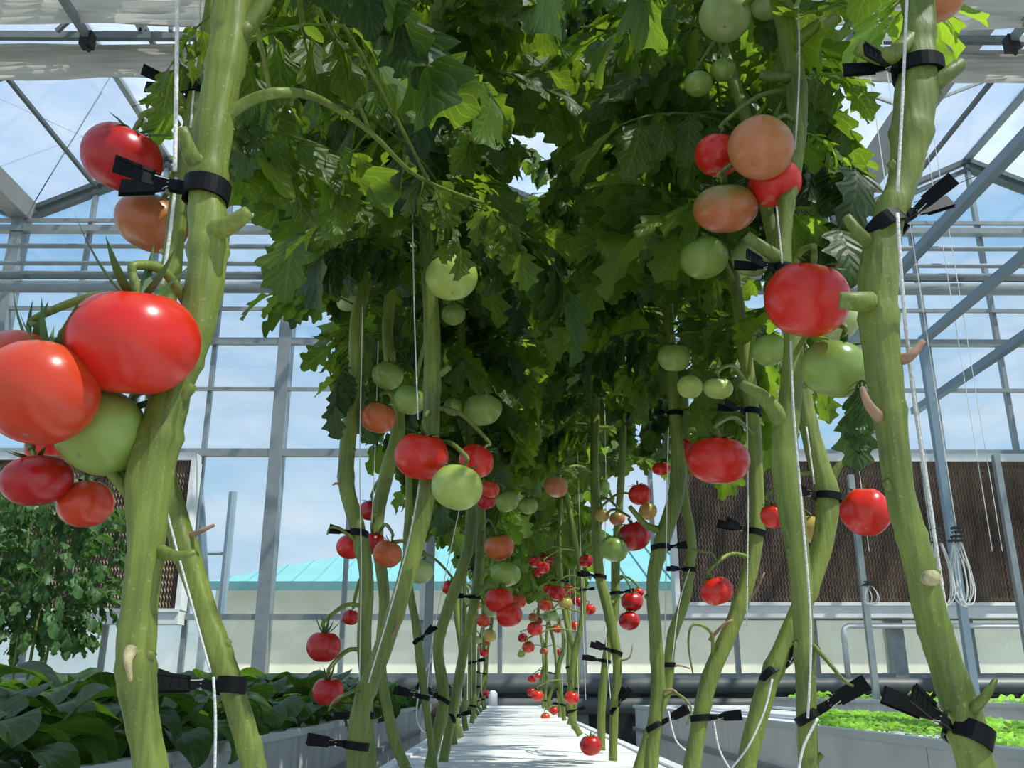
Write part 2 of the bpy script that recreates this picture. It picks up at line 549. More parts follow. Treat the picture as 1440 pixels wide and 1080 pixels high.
# side walls, simple glazed
for nm, x in (('wall_left', VAL[0] - .1), ('wall_right', VAL[-1] + .1)):
    ws = setting(nm, (x, 4, 0))
    mb = MB(); mb.box(x - .05, x + .05, YF, YW, FLOOR_Z, .3); build(mb, 'curb', M['bedside'], ws)
    for z in (1.02, 3.13, 4.7, 6.5):
        mb = MB(); mb.box(x - .04, x + .04, YF, YW, z - .04, z + .04); build(mb, 'rail', M['galv'], ws)
    for k in range(6):
        y = YF + k * 3
        mb = MB(); mb.box(x - .05, x + .05, y - .05, y + .05, FLOOR_Z, 6.6); build(mb, 'column', M['galv'], ws)
        if k < 5:
            mb = MB(); mb.box(x - .004, x + .004, y + .06, y + 2.94, .3, 6.5); build(mb, 'pane', M['glass'], ws)

# ---- roof
ce = setting('ceiling', (0, 4, 7))
for x in VAL:
    mb = MB()
    mb.add([(x - .2, YF, ZV + .12), (x - .13, YF, ZV - .12), (x + .13, YF, ZV - .12), (x + .2, YF, ZV + .12),
            (x - .2, YW, ZV + .12), (x - .13, YW, ZV - .12), (x + .13, YW, ZV - .12), (x + .2, YW, ZV + .12)],
           [(0, 1, 5, 4), (1, 2, 6, 5), (2, 3, 7, 6), (0, 3, 2, 1), (4, 5, 6, 7)])
    build(mb, 'gutter', M['guttermat'], ce)
for a, b in zip(VAL, VAL[1:]):
    m_ = (a + b) / 2
    mb = MB(); mb.box(m_ - .04, m_ + .04, YF, YW, ZR - .02, ZR + .07); build(mb, 'ridge_bar', M['galv'], ce)
    for x0 in (a, b):
        xm = (x0 + m_) / 2
        zm = (ZV + ZR) / 2
        mb = MB(); mb.beam((xm, YF, zm - .03), (xm, YW, zm - .03), .05, .05); build(mb, 'purlin', M['galv_dark'], ce)
        for k in range(6):
            y0 = YF + k * 2.5
            s_ = .02 if x0 < m_ else -.02
            mb = MB()
            mb.add([(x0 + s_, y0 + .02, ZV + .12), (m_, y0 + .02, ZR + .05), (m_, y0 + 2.48, ZR + .05), (x0 + s_, y0 + 2.48, ZV + .12),
                    (x0 + s_, y0 + .02, ZV + .128), (m_, y0 + .02, ZR + .058), (m_, y0 + 2.48, ZR + .058), (x0 + s_, y0 + 2.48, ZV + .128)],
                   [(0, 1, 2, 3), (7, 6, 5, 4), (0, 4, 5, 1), (1, 5, 6, 2), (2, 6, 7, 3), (3, 7, 4, 0)])
            build(mb, 'roof_pane', M['roofglass'], ce)
            mb = MB(); mb.beam((x0, y0, ZV + .10), (m_, y0, ZR + .02), .03, .04); build(mb, 'glazing_bar', M['galv'], ce)
# crossed bracing wires
for (p, q, rr) in ((P(158, 103, 10.2), P(48, 285, 11.9), .008), (P(-20, 130, 10.6), P(130, 198, 11.0), .006), (P(1150, 250, 10.2), P(1215, 310, 11.8), .006),
                   (P(1285, 285, 11.9), P(1395, 238, 11.5), .006)):
    mb = MB(); mb.tube([p, q], rr, 5); build(mb, 'brace_wire', M['wire'], ce)


def thing(name, label, cat, loc, group=None):
    return tag(empty(name, loc), label, cat, group)


# horizontal pipes in front of the wall, across the house
for (py, Y, r, lab) in ((348, 11.5, .035, 'thin grey pipe crossing under the gables, highest of the four'), (372, 10.9, .030, 'thin grey pipe crossing the glass, second from the top of four'),
                        (386, 10.3, .030, 'thin grey pipe crossing the glass, third from the top of four')):
    p = P(711, py, Y)
    mb = MB(); mb.tube([(VAL[0], Y, p.z), (VAL[-1], Y, p.z)], r, 10)
    tag(build(mb, 'cross_pipe', M['galv'], smooth=True, loc=(0, Y, p.z)), lab, 'pipe', 'pipes across the house')
p = P(711, 405, 9.6)
t = thing('rolled_screen', 'thick rolled screen tube with a rail, lowest of the tubes crossing the glass', 'screen roll', (0, 9.6, p.z))
mb = MB(); mb.tube([(VAL[0], 9.6, p.z), (VAL[-1], 9.6, p.z)], .07, 14); build(mb, 'roll', M['galv'], t, True)
mb = MB(); mb.box(VAL[0], VAL[-1], 9.58, 9.62, p.z + .10, p.z + .14); build(mb, 'rail', M['galv_dark'], t)


# folded shade curtains high up
def curtain(Y, py0, py1, label, zig):
    z1, z0 = P(711, py0, Y).z, P(711, py1, Y).z
    t = thing('shade_curtain', label, 'curtain', (0, Y, z0), 'folded shade curtains under the roof')
    mb = MB(); n = 26
    X = [VAL[0] + (VAL[-1] - VAL[0]) * i / 60 for i in range(61)]
    vs = []; fs = []
    for j in range(n + 1):
        z = z0 + (z1 - z0) * j / n
        for i, x in enumerate(X):
            vs.append((x, Y + .10 + .035 * math.sin(j * 2.1 + .3 * math.sin(i * .7)) + .02 * math.sin(i * 1.3 + j * .4), z + .012 * math.sin(i * .9 + zig)))
    for j in range(n):
        for i in range(60):
            a = j * 61 + i
            fs.append((a, a + 1, a + 62, a + 61))
    mb.add(vs, fs); build(mb, 'folded_cloth', M['cloth'], t, True)
    mb = MB(); mb.box(VAL[0], VAL[-1], Y - .02, Y + .03, z1 + .005, z1 + .075); build(mb, 'rail', M['galv'], t)


curtain(7.0, 58, 103, 'folded beige shade curtain hung below a pale grey rail, the lower one', 0)
curtain(6.5, -45, 25, 'folded beige shade curtain at the very top edge of the view', 1.7)
for (x, z, y0, y1, r, lab) in ((P(125, 55, 6.85).x, P(125, 55, 6.85).z, 3.0, 6.9, .030, 'grey support tube passing under the curtain over the left tomatoes'),
                            (P(1420, 60, 6.85).x, P(1420, 60, 6.85).z, 3.0, 6.9, .030, 'grey support tube passing under the curtain near the right gutter')):
    t = thing('support_tube', lab, 'tube', (x, 6.0, z))
    mb = MB(); mb.beam((x, y0, z), (x, y1, z), .06, .06); build(mb, 'tube', M['galv'], t)
    mb = MB(); mb.box(x - .05, x + .05, y1 - .12, y1 - .02, z - .10, z + .04); mb.tube([(x, y1 - .07, z - .09), (x + .03, y1 - .07, z - .14)], .02, 6); build(mb, 'bracket', M['black'], t)
# truss web bars above curtain
for k, (a, b) in enumerate((((80, 44, 6.9), (133, -4, 6.9)), ((186, 20, 6.9), (198, 46, 6.9)), ((198, 46, 6.9), (206, 26, 6.9)), ((1325, 40, 6.9), (1290, 10, 6.9)), ((240, 44, 6.9), (243, -10, 6.9)))):
    mb = MB(); mb.beam(P(*a), P(*b), .035, .035)
    build(mb, 'truss_web_bar', M['galv'], ce)

# depth-running pipes at right
for (x, z, y0, y1, r, lab) in ((4.0, 4.2, 2.0, 11.9, .045, 'long grey pipe running away under the roof at right, upper one'),
                              (3.38, P(1290, 480, 7.0).z, 3.0, 7.0, .030, 'grey pipe running back to the top of the slim post'),
                              (5.5, 3.72, 3.0, 11.9, .045, 'long grey pipe running away at right, lower one')):
    mb = MB(); mb.beam((x, y0, z), (x, y1, z), 2 * r, 2 * r)
    tag(build(mb, 'long_pipe', M['pipe'], loc=(x, y0, z)), lab, 'pipe')
mb = MB(); mb.box(3.0, 6.9, 11.2, 11.26, P(711, 478, 11.2).z - .03, P(711, 478, 11.2).z + .02)
tag(build(mb, 'cross_rail', M['galv'], loc=(3.4, 11.2, 4.6)), 'thin grey rail crossing in front of the right glass', 'rail')

# slim posts at right with strings
t_post = []
for (px, py, px2, py2, Y, wd, lab) in ((1290, 480, 1378, 975, 7.0, .055, 'slim blue-grey post between the big stem and the frame edge'),
                                  (1195, 668, 1232, 968, 9.0, .055, 'slim pale post with tied twine in front of the cooling pad'),
                                  (1398, 640, 1450, 930, 9.0, .06, 'slim grey post nearest the right edge, before the cooling pad'),
                                  (609, 500, 604, 990, 4.0, .036, 'grey square post standing at the left rim of the white table'),):
    a = P(px, py, Y); b = P(px2, py2, Y)
    x = (a.x + b.x) / 2
    t = thing('post', lab, 'post', (x, Y, FLOOR_Z))
    mb = MB(); mb.box(x - wd / 2, x + wd / 2, Y - wd / 2, Y + wd / 2, FLOOR_Z, a.z); build(mb, 'shaft', M['pipe'] if Y == 7.0 else M['galv'], t)
    mb = MB(); mb.box(x - wd, x + wd, Y - wd, Y + wd, FLOOR_Z, FLOOR_Z + .015); build(mb, 'foot_plate', M['galv'], t)

# hazy ducts along the base of the wall
for z, r, lab in ((.20, .095, 'fat grey duct along the foot of the glass wall, upper one'), (-.02, .10, 'fat dark duct along the foot of the glass wall, lower one')):
    mb = MB()
    pts = [(VAL[0] + .2 + i * .25, 11.62, z) for i in range(78)]
    mb.tube(pts, [r * (1 + .03 * (i % 2)) for i in range(78)], 14)
    tag(build(mb, 'wall_duct', M['duct'], smooth=True, loc=(0, 11.62, z)), lab, 'duct')
# white rail pipe in front of low panes at right
z = P(1300, 880, 11.7).z
mb = MB(); mb.tube([(4.15, 11.7, .3), (4.15, 11.7, z - .08), (4.17, 11.7, z - .03), (4.22, 11.7, z), (8.4, 11.7, z)], .035, 10)
tag(build(mb, 'water_pipe', M['whitem'], smooth=True, loc=(4.2, 11.7, .3)), 'white water pipe bent under the right cooling pad', 'pipe')

# ---- cooling pads
for (x0, x1), lab in zip(PADS, ('brown honeycomb cooling pad in white frame, behind the left stems', 'long brown honeycomb cooling pad in white frame at right')):
    z0, z1 = (1.09 if x1 < 0 else 1.17), 2.97
    yc = YW - .30
    t = thing('cooling_pad', lab, 'cooling pad', ((x0 + x1) / 2, yc, z0))
    mb = MB()
    mb.box(x0 - .05, x1 + .05, yc - .06, yc + .2, z0 - .17, z0)
    mb.box(x0 - .06, x1 + .06, yc - .09, yc - .06, z0 - .03, z0 + .01)
    build(mb, 'lower_frame', M['whitem'], t)
    mb = MB(); mb.box(x0 - .05, x1 + .05, yc - .06, yc + .2, z1, z1 + .10); build(mb, 'upper_frame', M['whitem'], t)
    for x in (x0 - .05, x1):
        mb = MB(); mb.box(x, x + .06, yc - .06, yc + .2, z0, z1); build(mb, 'side_frame', M['whitem'], t)
    npan = max(1, round((x1 - x0) / .6))
    pw = (x1 - x0) / npan
    nx, nzz = 30, 44
    me = None
    for k in range(npan):
        if me is None:
            mb = MB(); vs = []; fs = []
            for j in range(nzz + 1):
                z = (z1 - z0) * j / nzz
                for i in range(nx + 1):
                    xx = pw * i / nx * 1.03
                    vs.append((xx + (.010 if j % 2 else -.010) + .01, (.022 if i % 2 else -.022), z))
            for j in range(nzz):
                for i in range(nx):
                    a = j * (nx + 1) + i
                    fs.append((a, a + 1, a + nx + 2, a + nx + 1))
            mb.add(vs, fs)
            me = mb.mesh('pad_block', M['pad'])
        inst(me, 'pad_block', t, Matrix.Translation((x0 + k * pw - (x0 + x1) / 2, 0, 0)))
    for k in range(1, 3 if x1 < 0 else 4):
        x = x0 + (x1 - x0) * k / (3 if x1 < 0 else 4)
        mb = MB(); mb.box(x - .008, x + .008, yc - .05, yc - .035, z0, z1); build(mb, 'retainer_bar', M['galv'], t)

# ---- outside: building with turquoise roof, pole
YB = 19.0
ze = P(400, 823, YB).z
xl = P(284, 820, YB).x
tb = thing('outbuilding', 'low pale building with a turquoise sheet roof beyond the glass', 'building', (2, YB, FLOOR_Z))
mb = MB(); mb.box(xl + .3, 14, YB, YB + 12, FLOOR_Z, ze); build(mb, 'wall', M['bwall'], tb)
ztop = P(560, 735, YB + 5).z
x0r, y0r = xl, YB - .35
mb = MB()
rid = 5.5
# hip roof with standing seams
mb.add([(x0r, y0r, ze), (14.4, y0r, ze), (14.4 - rid, YB + 6, ztop), (x0r + rid, YB + 6, ztop), (x0r, YB + 12.3, ze), (14.4, YB + 12.3, ze)],
       [(0, 1, 2, 3), (1, 5, 2), (5, 4, 3, 2), (4, 0, 3), (0, 4, 5, 1)])
build(mb, 'roof', M['turq'], tb)
for k in range(40):
    x = x0r + .5 + k * .45
    fr = min(1.0, (x - x0r) / rid, (14.4 - x) / rid)
    if fr <= 0: continue
    mb = MB(); a = Vector((x, y0r, ze + .02)); b = Vector((x, y0r + (YB + 6 - y0r) * fr, ze + (ztop - ze) * fr + .02))
    mb.beam(a, b, .05, .05); build(mb, 'roof_seam', M['turq'], tb)
mb = MB(); mb.box(x0r - .05, 14.45, y0r - .1, y0r, ze - .13, ze + .03); build(mb, 'eaves_gutter', M['turqd'], tb)
for (px, Y, pyt, r, lab) in ((328, 15.0, 692, .07, 'slim pale pole standing outside the left glass'), (281, 13.5, 690, .10, 'dark slanting vent strut outside near the left pad')):
    a = P(px, pyt, Y)
    mb = MB()
    if r == .07:
        mb.tube([(a.x, Y, FLOOR_Z), (a.x, Y, a.z)], r, 8)
        mb.tube([(a.x - .4, Y, a.z - 1.0), (a.x, Y, a.z - 1.0)], .03, 6)
    else:
        mb.tube([Vector((P(290, 850, Y).x, Y, FLOOR_Z)), P(290, 850, Y), a], .06, 6)
    tag(build(mb, 'outdoor_pole', M['pipe'], loc=(a.x, Y, FLOOR_Z)), lab, 'pole')

# ================================================================== TABLE AND BEDS
TX0, TX1, TY1 = -0.235, 0.345, 9.8
tt = thing('growing_table', 'long white growing table the tomato rows are planted in', 'table', (0.05, 4, FLOOR_Z))
nb = 10
for k in range(nb):
    y0 = -0.6 + k * (TY1 + .6) / nb
    y1 = y0 + (TY1 + .6) / nb - .004
    mb = MB(); mb.box(TX0 + .012, TX1 - .012, y0, y1, -.03, 0 + (.0008 if k % 2 else 0)); build(mb, 'foam_board', M['board'], tt)
for x in (TX0, TX1):
    mb = MB(); mb.box(x - .012, x + .012, -.6, TY1 + .02, -.24, .006); build(mb, 'side_board', M['whitem'], tt)
mb = MB(); mb.box(TX0, TX1, TY1 + .0, TY1 + .03, -.24, .004); build(mb, 'end_board', M['whitem'], tt)
mb = MB(); mb.box(TX0 + .02, TX1 - .02, -.6, TY1, -.22, -.04); build(mb, 'trough', M['black'], tt)
for k in range(7):
    for x in (TX0 + .05, TX1 - .05):
        y = 0.4 + k * 1.55
        mb = MB(); mb.box(x - .02, x + .02, y - .02, y + .02, FLOOR_Z, -.22); build(mb, 'leg', M['galv'], tt)


def bed(name, label, x0, x1, y0, y1, top, side_mat, ext=0):
    t = thing(name, label, 'planting bed', ((x0 + x1) / 2, (y0 + y1) / 2, FLOOR_Z))
    mb = MB(); mb.box(x0 + .02, x1 - .02, y0 + .02, y1 - .02, top - .40, top - .012); build(mb, 'tray', side_mat, t)
    n = max(2, round((y1 - y0) / 1.3))
    for k in range(n):
        a = y0 + (y1 - y0) * k / n
        b = y0 + (y1 - y0) * (k + 1) / n - .006
        for x in (x0, x1 - .02):
            mb = MB(); mb.box(x, x + .02, a, b, top - .42, top); build(mb, 'side_panel', side_mat, t)
        mb = MB(); mb.box(x0 + .02, x1 - .02, a, b, top - .015, top - .006); build(mb, 'foam_board', M['board'], t)
    for x in (x0 - .02, x1 - .02):
        mb = MB(); mb.box(x, x + .04, y0, y1, top - .004, top + .02); build(mb, 'rim', M['whitem'], t)
    for y in (y0, y1 - .02):
        mb = MB(); mb.box(x0, x1, y, y + .02, top - .42, top + .018); build(mb, 'end_panel', side_mat, t)
    mb = MB()
    for x in (x0 - .03, x1 + .01):
        mb.box(x, x + .02, y0, y1, top - .20, top - .17)
    build(mb, 'tie_rail', M['galv'], t)
    n = max(2, round((y1 - y0) / 1.6))
    for k in range(n + 1):
        for x in (x0 + .03, x1 - .07):
            y = y0 + .05 + (y1 - y0 - .15) * k / n
            mb = MB(); mb.box(x, x + .04, y, y + .04, FLOOR_Z, top - .40); build(mb, 'leg', M['galv'], t)
    return t


bed('vegetable_bed', 'white sided bed full of dark leafy greens at left', -2.35, -0.76, 0.9, 9.2, 0.0, M['bedside'])
bed('seedling_bed', 'white bed of pale green seedlings right of the tomato rows', 1.22, 2.32, 1.6, 9.2, 0.0, M['film'])
bed('seedling_bed', 'second white bed of small seedlings, behind the first on the right', 2.95, 3.95, 3.8, 11.0, 0.06, M['film'])

# ================================================================== LEAF MESHES
rng = random.Random(11)


def leaflet(mb, uvs, base, d, nrm, L, W, lobes, amp, fold, curl, ruff, n=16, tip=1.0):
    d = d.normalized()
    side = nrm.cross(d).normalized()
    nrm = d.cross(side).normalized()
    us = (-1, -.5, 0, .5, 1)
    p = base.copy()
    ang = 0
    vs = []
    ph = rng.uniform(0, 6)
    for i in range(n + 1):
        t = i / n
        wv = (math.sin(PI * min(1, t ** .72 * 1.0)) ** .75 if 0 < t < 1 else 0.0)
        wv *= 1 + amp * math.sin(2 * PI * (t * lobes + ph * .16)) * (1 - .35 * t) + amp * .22 * math.sin(2 * PI * t * lobes * 2.3 + ph)
        wv = max(wv, .02) * W / 2
        a = curl * t
        dd = d * math.cos(a) - nrm * math.sin(a)
        nn = nrm * math.cos(a) + d * math.sin(a)
        if i: p = p + dd * (L / n)
        for u in us:
            # lobed tips sweep forward
            sw = abs(u) * wv * .35
            z = abs(u) ** 1.3 * wv * fold + ruff * W * math.sin(ph + t * 9 + u * 2.2) * abs(u)
            vs.append(p + side * (u * wv) + nn * z + dd * sw)
            uvs.append((.5 + u * .5, t))
    fs = []
    for i in range(n):
        for k in range(4):
            a = i * 5 + k
            fs.append((a, a + 1, a + 6, a + 5))
    mb.add(vs, fs)


def mesh_uv(mb, uvs, name, mat, smooth=True):
    me = mb.mesh(name, mat, None, smooth)
    ul = me.uv_layers.new(name='UVMap')
    for lp in me.loops:
        ul.data[lp.index].uv = uvs[lp.vertex_index]
    return me


def tomato_leaf(name, mat, L, droop, limp, nl=3, scale_w=1.0, n=16):
    """compound leaf along +X, unit metres; returns mesh and leaflet centres for pruning"""
    mb = MB(); uvs = []
    pts = []; p = Vector((0, 0, 0)); N = 10
    a0 = .45
    for i in range(N + 1):
        t = i / N
        a = a0 - droop * t
        if i: p = p + Vector((math.cos(a), .06 * math.sin(t * 5), math.sin(a))) * (L * .72 / N)
        pts.append(p.copy())
    c0 = len(mb.v)
    mb.tube(pts, [.0032 * (1 - .6 * i / N) * (L / .36) for i in range(N + 1)], 5)
    uvs.extend([(.5, .5)] * (len(mb.v) - c0))
    cents = []

    def at(t):
        i = min(N - 1, int(t * N)); f = t * N - i
        return pts[i].lerp(pts[i + 1], f), (pts[i + 1] - pts[i]).normalized()
    ts = [.30 + .55 * k / (nl - 1) for k in range(nl)] if nl > 1 else [.6]
    for k, t in enumerate(ts):
        b, tg = at(t)
        for s in (-1, 1):
            big = .85 + .3 * rng.random()
            ll = L * (.27 if nl > 3 else .31) * big
            hz = Vector((tg.x * .45, s * 1.0, tg.z * .4))
            dr = (hz.normalized() * (1 - limp) + Vector((.1, 0, -1)) * limp).normalized()
            nr = Vector((.35 * rng.uniform(-1, 1) + (.8 if limp > .6 else 0), s * .25, 1.0))
            st = b + dr * ll * .16
            c0 = len(mb.v)
            mb.tube([b, st + dr * ll * .05], .0014, 4, False)
            uvs.extend([(.5, .5)] * (len(mb.v) - c0))
            leaflet(mb, uvs, st, dr, nr, ll, ll * rng.uniform(.5, .66) * scale_w, rng.choice((2.6, 3.2, 3.7)), .30, .3 * rng.uniform(-.6, 1), rng.uniform(.1, 1.3), .07, n)
            cents.append(st + dr * ll * .5)
    for t in (.42, .66)[:max(0, nl - 1)]:
        b, tg = at(t)
        for s in (-1, 1):
            if n < 8: continue
            ll = L * .10
            dr = Vector((.4, s, -.5 * limp))
            leaflet(mb, uvs, b, dr, Vector((0, 0, 1)), ll, ll * .6, 2, .2, .2, .4, .02, 5)
    b, tg = at(1.0)
    ll = L * .36
    dr = (tg * (1 - .5 * limp) + Vector((0, 0, -1)) * .5 * limp).normalized()
    leaflet(mb, uvs, b, dr, Vector((.5 * limp, rng.uniform(-.3, .3), 1)), ll, ll * .66 * scale_w, 3.3, .34, .25, rng.uniform(.3, .9), .05, n)
    cents.append(b + dr * ll * .3); cents.append(b + dr * ll * .8)
    return mesh_uv(mb, uvs, name, mat), cents


LEAVES = []
for k in range(9):
    droop = (.8, 1.3, 1.8, 1.1, 1.5, .9, 1.6, 1.2, 2.0)[k]
    limp = (.25, .5, .75, .85, .4, .6, .9, .15, .7)[k]
    mt = M['leaf_dark'] if k in (2, 6) else M['leaf']
    LEAVES.append(tomato_leaf('tomato_leaf', mt, .33, droop, limp, 4 if k % 2 else 5))
SUNLIT = [tomato_leaf('tomato_leaf', M['leaf_young'], .33, d_, l_, 4) for d_, l_ in ((.9, .3), (1.3, .55), (1.6, .7))]  # for the right-edge leaves, sunshine put into the leaf colour
FARLEAVES = [tomato_leaf('tomato_leaf', M['leaf'], .34, d_, l_, 3, 1.15, 6) for d_, l_ in ((1.0, .3), (1.5, .6), (1.8, .85), (1.2, .5))]
BUSHLEAVES = [tomato_leaf('bush_leaf', M['bush'], .22, d_, l_, 3, 1.0, 6) for d_, l_ in ((1.0, .3), (1.6, .7), (2.0, .8))]

# ================================================================== TOMATO PLANTS
# stems: list of (px, py, width px) from the top down at forward distance Y; last visible point continues to the table top
CROWN_POLY = [(285, -900), (1300, -900), (1310, 60), (1245, 95), (1245, 165), (1175, 190), (1240, 250), (1225, 300), (1200, 330), (1200, 420), (1110, 470), (1110, 560),
              (1090, 640), (985, 700), (900, 650), (860, 690), (815, 835), (690, 845), (640, 770), (560, 720), (500, 700), (458, 640), (462, 560), (450, 500), (400, 450),
              (318, 440), (318, 375), (345, 330), (300, 280), (310, 190), (225, 150), (200, 70), (235, 0)]


def inside(x, y, poly):
    c = False
    j = len(poly) - 1
    for i in range(len(poly)):
        xi, yi = poly[i]; xj, yj = poly[j]
        if (yi > y) != (yj > y) and x < (xj - xi) * (y - yi) / (yj - yi) + xi:
            c = not c
        j = i
    return c


KEEP = [(735, 262, 0, 99), (722, 225, -8, 99), (452, 182, -9, 99), (425, 35, -10, 99), (985, 245, -10, 99), (700, 480, -10, 99)]   # (px, py, radius, depth) places that no nearer leaf may cover
PLANTS = {}


def make_plant(key, Y, pts, label, top_z=2.3, group=None, stub=True, sides=14, Yt=None, keep=True):
    sides = 22 if sides == 14 else sides
    """Y: distance of the stem foot, Yt: distance at its top"""
    Yt = Yt or Y
    n = len(pts)
    wpts = []
    for i, (px, py, wd) in enumerate(pts):
        yy = Yt + (Y - Yt) * (i / max(1, n - 1))
        p = P(px, py, yy)
        depth = (p - CAM).dot(FW)
        wpts.append((p.x, p.y, p.z, wd * depth / FPX / 2))
    # continue down to the board
    l = wpts[-1]; l2 = wpts[-2]
    if l[2] > .01:
        dz = l[2]
        sx = (l[0] - l2[0]) / max(.02, (l2[2] - l[2]))
        sx = max(-.25, min(.25, sx))
        bx = min(max(l[0] + sx * dz, TX0 + .035), TX1 - .035)
        wpts.append(((l[0] + bx) / 2 + .0, l[1], dz / 2, l[3]))
        wpts.append((bx, l[1], -.004, l[3] * 1.1))
    # continue up through the crown
    f = wpts[0]
    up = []
    z = f[2]; x = f[0]; y = f[1]
    cx = -.17 if x < .05 else .26
    while z < top_z:
        z += .16
        x += (cx - x) * .12 + rng.uniform(-.02, .02)
        y += rng.uniform(-.02, .02)
        up.append((x, y, z, max(.0045, f[3] * (1 - .5 * (z - f[2]) / max(.3, top_z - f[2])))))
    wpts = list(reversed(up)) + wpts
    sp = spline(wpts, 6)
    base = Vector(sp[-1][:3])
    root = tag(empty('tomato_plant', base), label, 'tomato plant', group)
    rads = []
    for i, q in enumerate(sp):
        bulge = 1 + .025 * math.sin(i * 1.3 + Y) + (.11 if (i * 7 + int(Y * 10)) % 23 < 2 else 0)
        rads.append(q[3] * bulge)
    mb = MB(); mb.tube([Vector(q[:3]) for q in sp], rads, sides, True, .055 if sides > 10 else .03)
    build(mb, 'stem', M['stem'], root, True)
    PLANTS[key] = dict(root=root, sp=sp, base=base, Y=Y, visible=len(up) * 6)
    if stub:
        # leaf scars / pruned stubs on the bare part
        for i in range(len(up) * 6 + 5, len(sp) - 5, 9):
            q = sp[i]
            if rng.random() < .45: continue
            s = rng.choice((-1, 1))
            d = Vector((s * .9, -.3, .5)).normalized()
            c = Vector(q[:3]) + Vector((d.x, d.y, 0)) * q[3] * .75
            ln = rng.uniform(.2, .9) * q[3]
            mb = MB(); mb.tube([c - d * q[3] * .4, c + d * ln * .4, c + d * ln + Vector((0, 0, ln * .25))], [q[3] * .5, q[3] * .34, q[3] * .30], 8)
            build(mb, 'pruned_stub', M['stem'] if rng.random() < .8 else M['scar'], root, True)
    if keep:
        for (px, py, wd) in pts:
            KEEP.append((px, py, wd * .6, Y * .97))
    return root


def stub(key, pts, r0, r1, mat='stem', name='pruned_stub'):
    pl = PLANTS[key]
    Y = pl['Y']
    sp = spline([tuple(P(a, b, Y - dY)) for a, b, dY in pts], 4)
    n = len(sp)
    mb = MB(); mb.tube([Vector(q) for q in sp], [r0 + (r1 - r0) * i / (n - 1) for i in range(n)], 10)
    build(mb, name, M[mat], pl['root'], True)


make_plant('A', .50, [(330, -10, 56), (322, 60, 54), (308, 130, 50), (298, 200, 52), (290, 270, 50), (292, 330, 54), (287, 400, 52), (272, 470, 50), (245, 540, 50), (228, 600, 58), (208, 680, 64), (205, 760, 50), (196, 850, 50), (190, 940, 54), (200, 1020, 46), (212, 1085, 46)],
           'thickest tomato stem at far left, beside the biggest red tomatoes', top_z=2.2)
make_plant('B', .74, [(310, -10, 30), (290, 80, 30), (272, 180, 30), (255, 260, 28), (240, 380, 26), (222, 520, 28), (220, 620, 32), (238, 700, 34), (262, 780, 36), (285, 850, 32), (308, 920, 36), (332, 990, 34), (358, 1085, 34)],
           'tomato stem leaning right behind the thickest left stem', top_z=2.2)
make_plant('C', 1.15, [(600, 330, 20), (606, 440, 22), (608, 520, 24), (606, 600, 24), (600, 690, 25), (585, 760, 25), (560, 850, 24), (535, 920, 26), (512, 980, 27), (502, 1040, 28), (500, 1085, 28)],
           'tomato stem leaning left under the red and yellow-green tomato pair', top_z=2.2)
make_plant('D', 1.30, [(505, 430, 20), (500, 520, 20), (490, 610, 22), (487, 680, 22), (502, 740, 21), (515, 810, 20), (512, 900, 20), (516, 990, 16), (520, 1085, 20)],
           'leftmost upright tomato stem of the middle cluster', top_z=2.2)
make_plant('D2', 1.55, [(545, 470, 16), (560, 590, 18), (545, 660, 20), (530, 740, 18), (540, 840, 15), (535, 930, 14), (552, 1030, 15), (572, 1085, 15)],
           'slim tomato stem crossing behind the left-leaning stem', top_z=2.2)
make_plant('E', 2.05, [(648, 470, 12), (660, 600, 14), (664, 690, 15), (658, 770, 15), (632, 850, 16), (616, 910, 15), (624, 985, 16), (608, 1060, 15)],
           'tomato stem bowed left in front of the grey post', top_z=2.2)
make_plant('E2', 2.2, [(640, 600, 11), (672, 690, 12), (676, 760, 13), (668, 840, 13), (655, 900, 13), (640, 980, 13), (625, 1062, 13)],
           'tomato stem just right of the bowed stem, beside the orange tomato', top_z=2.2)
make_plant('F', 1.9, [(575, 700, 10), (572, 800, 11), (585, 880, 11), (592, 940, 12), (600, 1000, 10)],
           'thin dark tomato stem behind, left of the grey post', top_z=2.1)
make_plant('R1', .62, [(1288, -20, 40), (1292, 60, 46), (1290, 120, 56), (1282, 190, 54), (1272, 250, 42), (1250, 310, 44), (1236, 380, 52), (1238, 460, 52), (1246, 540, 48), (1256, 620, 42), (1268, 700, 40), (1290, 780, 42), (1308, 860, 44), (1330, 930, 46), (1350, 990, 52), (1375, 1085, 50)],
           'thickest tomato stem at far right with a clip at mid height', top_z=2.2)
make_plant('R2', .92, [(1098, -10, 30), (1112, 70, 28), (1122, 150, 28), (1116, 230, 26), (1104, 300, 24), (1102, 380, 24), (1116, 470, 26), (1112, 560, 32), (1102, 640, 34), (1112, 710, 36), (1124, 790, 30), (1130, 880, 28), (1134, 970, 28), (1138, 1085, 28)],
           'tall tomato stem behind the large round red tomato at right', top_z=2.2)
make_plant('R3', 1.12, [(1122, 470, 20), (1132, 570, 24), (1148, 640, 28), (1164, 690, 30), (1160, 750, 30), (1140, 820, 28), (1112, 890, 28), (1085, 950, 28), (1066, 1010, 28), (1048, 1085, 28)],
           'tomato stem bowed right, crossing behind the tall right stem', top_z=2.2)
make_plant('R4', 1.35, [(1030, 380, 16), (1046, 480, 18), (1058, 580, 20), (1064, 680, 20), (1064, 750, 22), (1050, 820, 22), (1030, 880, 22), (1000, 950, 24), (985, 1010, 22), (972, 1085, 24)],
           'tomato stem curving left below the flat-clipped bend at right', top_z=2.2)
make_plant('R5', 1.6, [(940, 440, 14), (946, 540, 16), (952, 620, 18), (952, 690, 22), (932, 760, 22), (918, 820, 18), (922, 890, 18), (926, 960, 20), (922, 1010, 20), (915, 1085, 20)],
           'tomato stem left of the flat red tomato on the right row', top_z=2.2)
